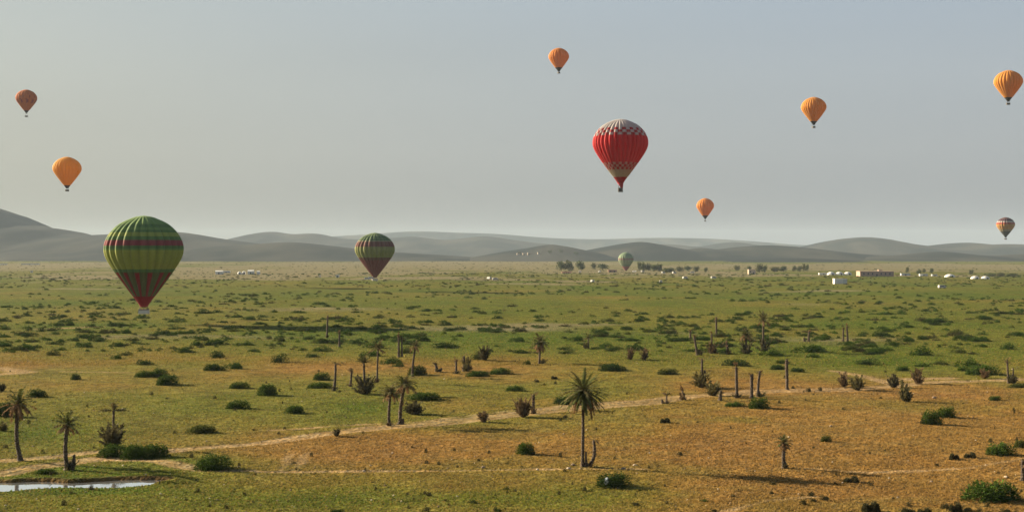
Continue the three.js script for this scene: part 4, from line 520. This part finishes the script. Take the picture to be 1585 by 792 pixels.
for (const [px, py, w, h] of [[805, 393, 6, 4], [851, 392, 7, 5], [868, 391, 7, 5], [892, 394, 8, 5]]) tree('tree from the left on the slope with the far hamlet', px, py, w, h, 'trees by the far hamlet');

const whiteCanvas = std([.60, .58, .53], .8), greyWall = std([.42, .43, .42], .9), pinkWall = std([.36, .235, .175], .95), whiteWall = std([.55, .53, .48], .9), darkOpen = std([.04, .04, .045], .6), tanWall = std([.48, .38, .28], .95);
function domeTent(label, px, py, w, h, group) { const [x, z] = P(px, py), m = -z / FOCAL, t = thing('dome_tent', label, 'tent', [x, height(x, z) - .1, z], .3, group), g = new THREE.SphereGeometry(.5, 12, 7, 0, 2 * Math.PI, 0, Math.PI / 2).toNonIndexed(); g.computeVertexNormals(); const c = mesh('canvas', g, whiteCanvas, t); c.scale.set(w * m, h * m * 2, w * m * .9); const b = new Builder(); b.box(-.5, 0, -.3, .5, 1, .3); const e = mesh('entrance', b.geo(), darkOpen, t); e.position.set(0, 0, w * m * .43); e.scale.set(1.3, Math.min(2.1, h * m * .6), 1); return t; }
function boxHouse(name, label, px, py, w, h, dep, mat, o = {}) {
  const [x, z] = P(px, py), m = -z / FOCAL, W = w * m, H = h * m, Dp = dep * m, t = thing(name, label, o.category ?? 'building', [x, height(x, z) - .1, z], o.turn ?? 0, o.group), b = new Builder(); b.box(-W / 2, 0, -Dp / 2, W / 2, H, Dp / 2); mesh('wall', b.geo(), mat, t);
  const r = new Builder(); if (o.gable) { const k = H * .35, e = .25; r.quad([-W / 2 - e, H, Dp / 2 + e], [W / 2 + e, H, Dp / 2 + e], [W / 2 + e, H + k, 0], [-W / 2 - e, H + k, 0]); r.quad([W / 2 + e, H, -Dp / 2 - e], [-W / 2 - e, H, -Dp / 2 - e], [-W / 2 - e, H + k, 0], [W / 2 + e, H + k, 0]); r.tri([-W / 2, H, Dp / 2], [-W / 2, H + k, 0], [-W / 2, H, -Dp / 2]); r.tri([W / 2, H, -Dp / 2], [W / 2, H + k, 0], [W / 2, H, Dp / 2]); } else { const e = .15; r.box(-W / 2 - e, H + .003, -Dp / 2 - e, W / 2 + e, H + .35, Dp / 2 + e); } mesh('roof', r.geo(), o.roof ?? mat, t);
  const n = o.openings ?? 2; for (let i = 0; i < n; i++) { const q = new Builder(), cx = ((i + .5) / n - .5) * W * .9, door = i === Math.floor(n / 2); q.box(cx - .55, door ? .05 : H * .38, Dp / 2 - .1, cx + .55, door ? Math.min(2.2, H * .75) : H * .72, Dp / 2 + .03); mesh(door ? 'door' : 'window', q.geo(), darkOpen, t); }
  return t;
}
boxHouse('storage_shed', 'bright white box shed, its shaded end painted grey, on the right plain', 1297.5, 440, 13, 7.5, 9, whiteCanvas, { category: 'shed', turn: .1, openings: 0 });
boxHouse('storage_shed', 'shaded end of the bright white box shed, painted as a grey box', 1307, 439.5, 7, 7, 9, greyWall, { category: 'shed', turn: .1, openings: 0 });  // same building: its shaded side is put into the colour of a second box
boxHouse('walled_house', 'long low pink walled compound on the right plain', 1355, 428.5, 52, 7.5, 24, pinkWall, { openings: 7 });
{ const t = boxHouse('walled_house', 'small roof room rising over the pink compound', 1363, 427, 6, 9.5, 6, pinkWall, { openings: 1 }); }
for (const [px, py, w, h, l] of [[1287, 425.5, 13, 5, 'leftmost white dome tent left of the pink compound'], [1300, 425.5, 13, 5, 'middle white dome tent left of the pink compound'], [1313, 425.5, 13, 5, 'right white dome tent left of the pink compound'], [1471, 429.5, 17, 5, 'wide white dome tent alone on the right'], [1510, 431.5, 14, 4.6, 'left of two white dome tents near the right edge'], [1526, 431.5, 14, 4.6, 'right of two white dome tents near the right edge']]) domeTent(l, px, py, w, h);
boxHouse('white_tent', 'low white awning left of the dome tents by the pink compound', 1275, 425, 14, 2.4, 6, whiteCanvas, { category: 'tent', openings: 1 });
boxHouse('white_tent', 'white ridge tent with flat annex, leftmost of the left camp', 339, 424, 11, 4.6, 8, whiteCanvas, { category: 'tent', gable: true, openings: 1 });
boxHouse('white_tent', 'long low annex of the left camp', 350, 422.5, 11, 2.6, 6, whiteCanvas, { category: 'tent', openings: 1 });
domeTent('left round white tent in the left camp', 370, 424, 7, 4.6); domeTent('second round white tent in the left camp', 377, 424, 7, 5.2);
boxHouse('white_tent', 'square white tent in the left camp', 388, 424, 9, 5, 8, whiteCanvas, { category: 'tent', gable: true, openings: 1 });
boxHouse('white_tent', 'narrow white tent, rightmost of the left camp', 399.5, 424, 4, 4, 6, whiteCanvas, { category: 'tent', gable: true, openings: 0 });
boxHouse('white_hut', 'small white hut left of the banded landed balloon', 522, 430, 5, 4.2, 5, whiteWall, { category: 'hut', openings: 1 });
boxHouse('white_hut', 'tiny white marker hut farther left of the banded balloon', 495, 429, 2.2, 2.8, 2.2, whiteWall, { category: 'hut', openings: 0 });
boxHouse('white_hut', 'tiny white hut alone at the far left', 48, 421, 3, 3, 3, whiteWall, { category: 'hut', openings: 0 });
boxHouse('low_wall_house', 'long low pale house at the far left', 46, 409.5, 27, 1.6, 6, whiteWall, { openings: 3 });
boxHouse('low_wall_house', 'low pale house cut by the left edge', 2, 409.5, 14, 1.6, 6, whiteWall, { openings: 2 });
boxHouse('village_house', 'pale house among the trees right of centre', 1164, 424, 11, 7, 8, tanWall, { openings: 2 });
boxHouse('village_house', 'brown flat house below the far green balloon', 948, 422, 13, 3.6, 9, std([.28, .17, .12], .95), { openings: 2 });
boxHouse('village_house', 'reddish low wall house under the biggest round tree', 877, 424, 15, 2, 8, std([.42, .22, .15], .95), { openings: 2 });
for (const [px, py, w, h, l] of [[1402, 426, 14, 3, 'low grey shed right of the pink compound'], [1430, 427, 12, 3, 'second low shed right of the pink compound'], [1447, 427, 8, 2.2, 'third low shed right of the pink compound']]) boxHouse('farm_shed', l, px, py, w, h, 6, greyWall, { category: 'shed', openings: 1 });
for (const [px, py, w, h, l] of [[802, 394, 4, 2, 'leftmost pale house of the hamlet on the slope'], [811, 394, 4, 2.2, 'second pale house of the hamlet on the slope'], [819, 394, 5, 2.4, 'third pale house of the hamlet on the slope'], [834, 393, 4, 2.4, 'rightmost pale house of the hamlet on the slope']]) { const q = onSlope(px, py), m = -q[2] / FOCAL, t = thing('hamlet_house', l, 'house', [q[0], q[1] - 3, q[2]], .2), b = new Builder(); b.box(-w * m / 2, 0, -4, w * m / 2, h * m + 3, 4); mesh('wall', b.geo(), std([.26, .22, .17], .95), t); const r = new Builder(); r.box(-w * m / 2 - .2, h * m + 3.004, -4.2, w * m / 2 + .2, h * m + 3.4, 4.2); mesh('roof', r.geo(), tanWall, t); }
const paint = [std([.5, .49, .46], .5), std([.42, .41, .38], .5)], glassMat = std([.03, .035, .04], .1), tyre = std([.02, .02, .02], .9);
function van(label, px, py, o = {}) {
  const [x, z] = P(px, py), t = thing(o.name ?? 'white_van', label, 'vehicle', [x, height(x, z), z], o.turn ?? .2), sh = new THREE.Shape(); for (const [i, p] of [[-2.2, .45], [2.2, .45], [2.25, .95], [1.9, 1.1], [1.1, 1.75], [-2.0, 1.8], [-2.2, 1.5]].entries()) i ? sh.lineTo(...p) : sh.moveTo(...p);
  const g = new THREE.ExtrudeGeometry(sh, { depth: 1.5, bevelEnabled: true, bevelSize: .1, bevelThickness: .12, bevelSegments: 2 }).translate(0, 0, -.75); mesh('body', g, paint[o.p ?? 0], t);
  for (const s of [-1, 1]) { const q = new Builder(), zz = s * .89; q.quad([-1.7, 1.12, zz], [1.15, 1.12, zz], [.85, 1.6, zz], [-1.7, 1.6, zz]); mesh('side_window', q.geo(), glassMat, t); for (const k of [-1, 1]) { const w = mesh('wheel', new THREE.CylinderGeometry(.38, .38, .25, 14).rotateX(Math.PI / 2), tyre, t); w.position.set(k * 1.4, .38, s * .72); } }
  return t;
}
van('white vehicle left of the landing balloon basket', 568, 433, { turn: .1 }); van('second white vehicle touching the landing balloon', 574, 432, { turn: -.2, p: 1 });
for (const [px, py, l] of [[757, 433, 'left of two white vehicles parked in the centre distance'], [767, 434.5, 'right of two white vehicles parked in the centre distance'], [917, 437.5, 'white vehicle on the pale far strip left of centre right'], [1023, 438, 'white vehicle far off, right of the pale strip'], [1061, 432, 'white vehicle on the far scrub before the tree row'], [1105, 431.5, 'white vehicle right of the one before the tree row'], [1459, 448, 'white pickup alone on the right plain'], [982, 421, 'white vehicle just right of the far green balloon'], [995, 421, 'second white vehicle right of the far green balloon'], [898, 423, 'white vehicle under the single rounded tree'], [928, 422.5, 'white vehicle left of the brown flat house'], [1027, 423, 'white vehicle in front of the hazy tree row'], [1044, 423.5, 'white vehicle right of the others at the hazy tree row'], [1072, 422, 'white vehicle at the end of the hazy tree row'], [1428, 428.5, 'white vehicle by the low sheds']]) van(l, px, py, { turn: hash(px, py) * 3, p: px % 2 });
renderer.render(scene, camera);
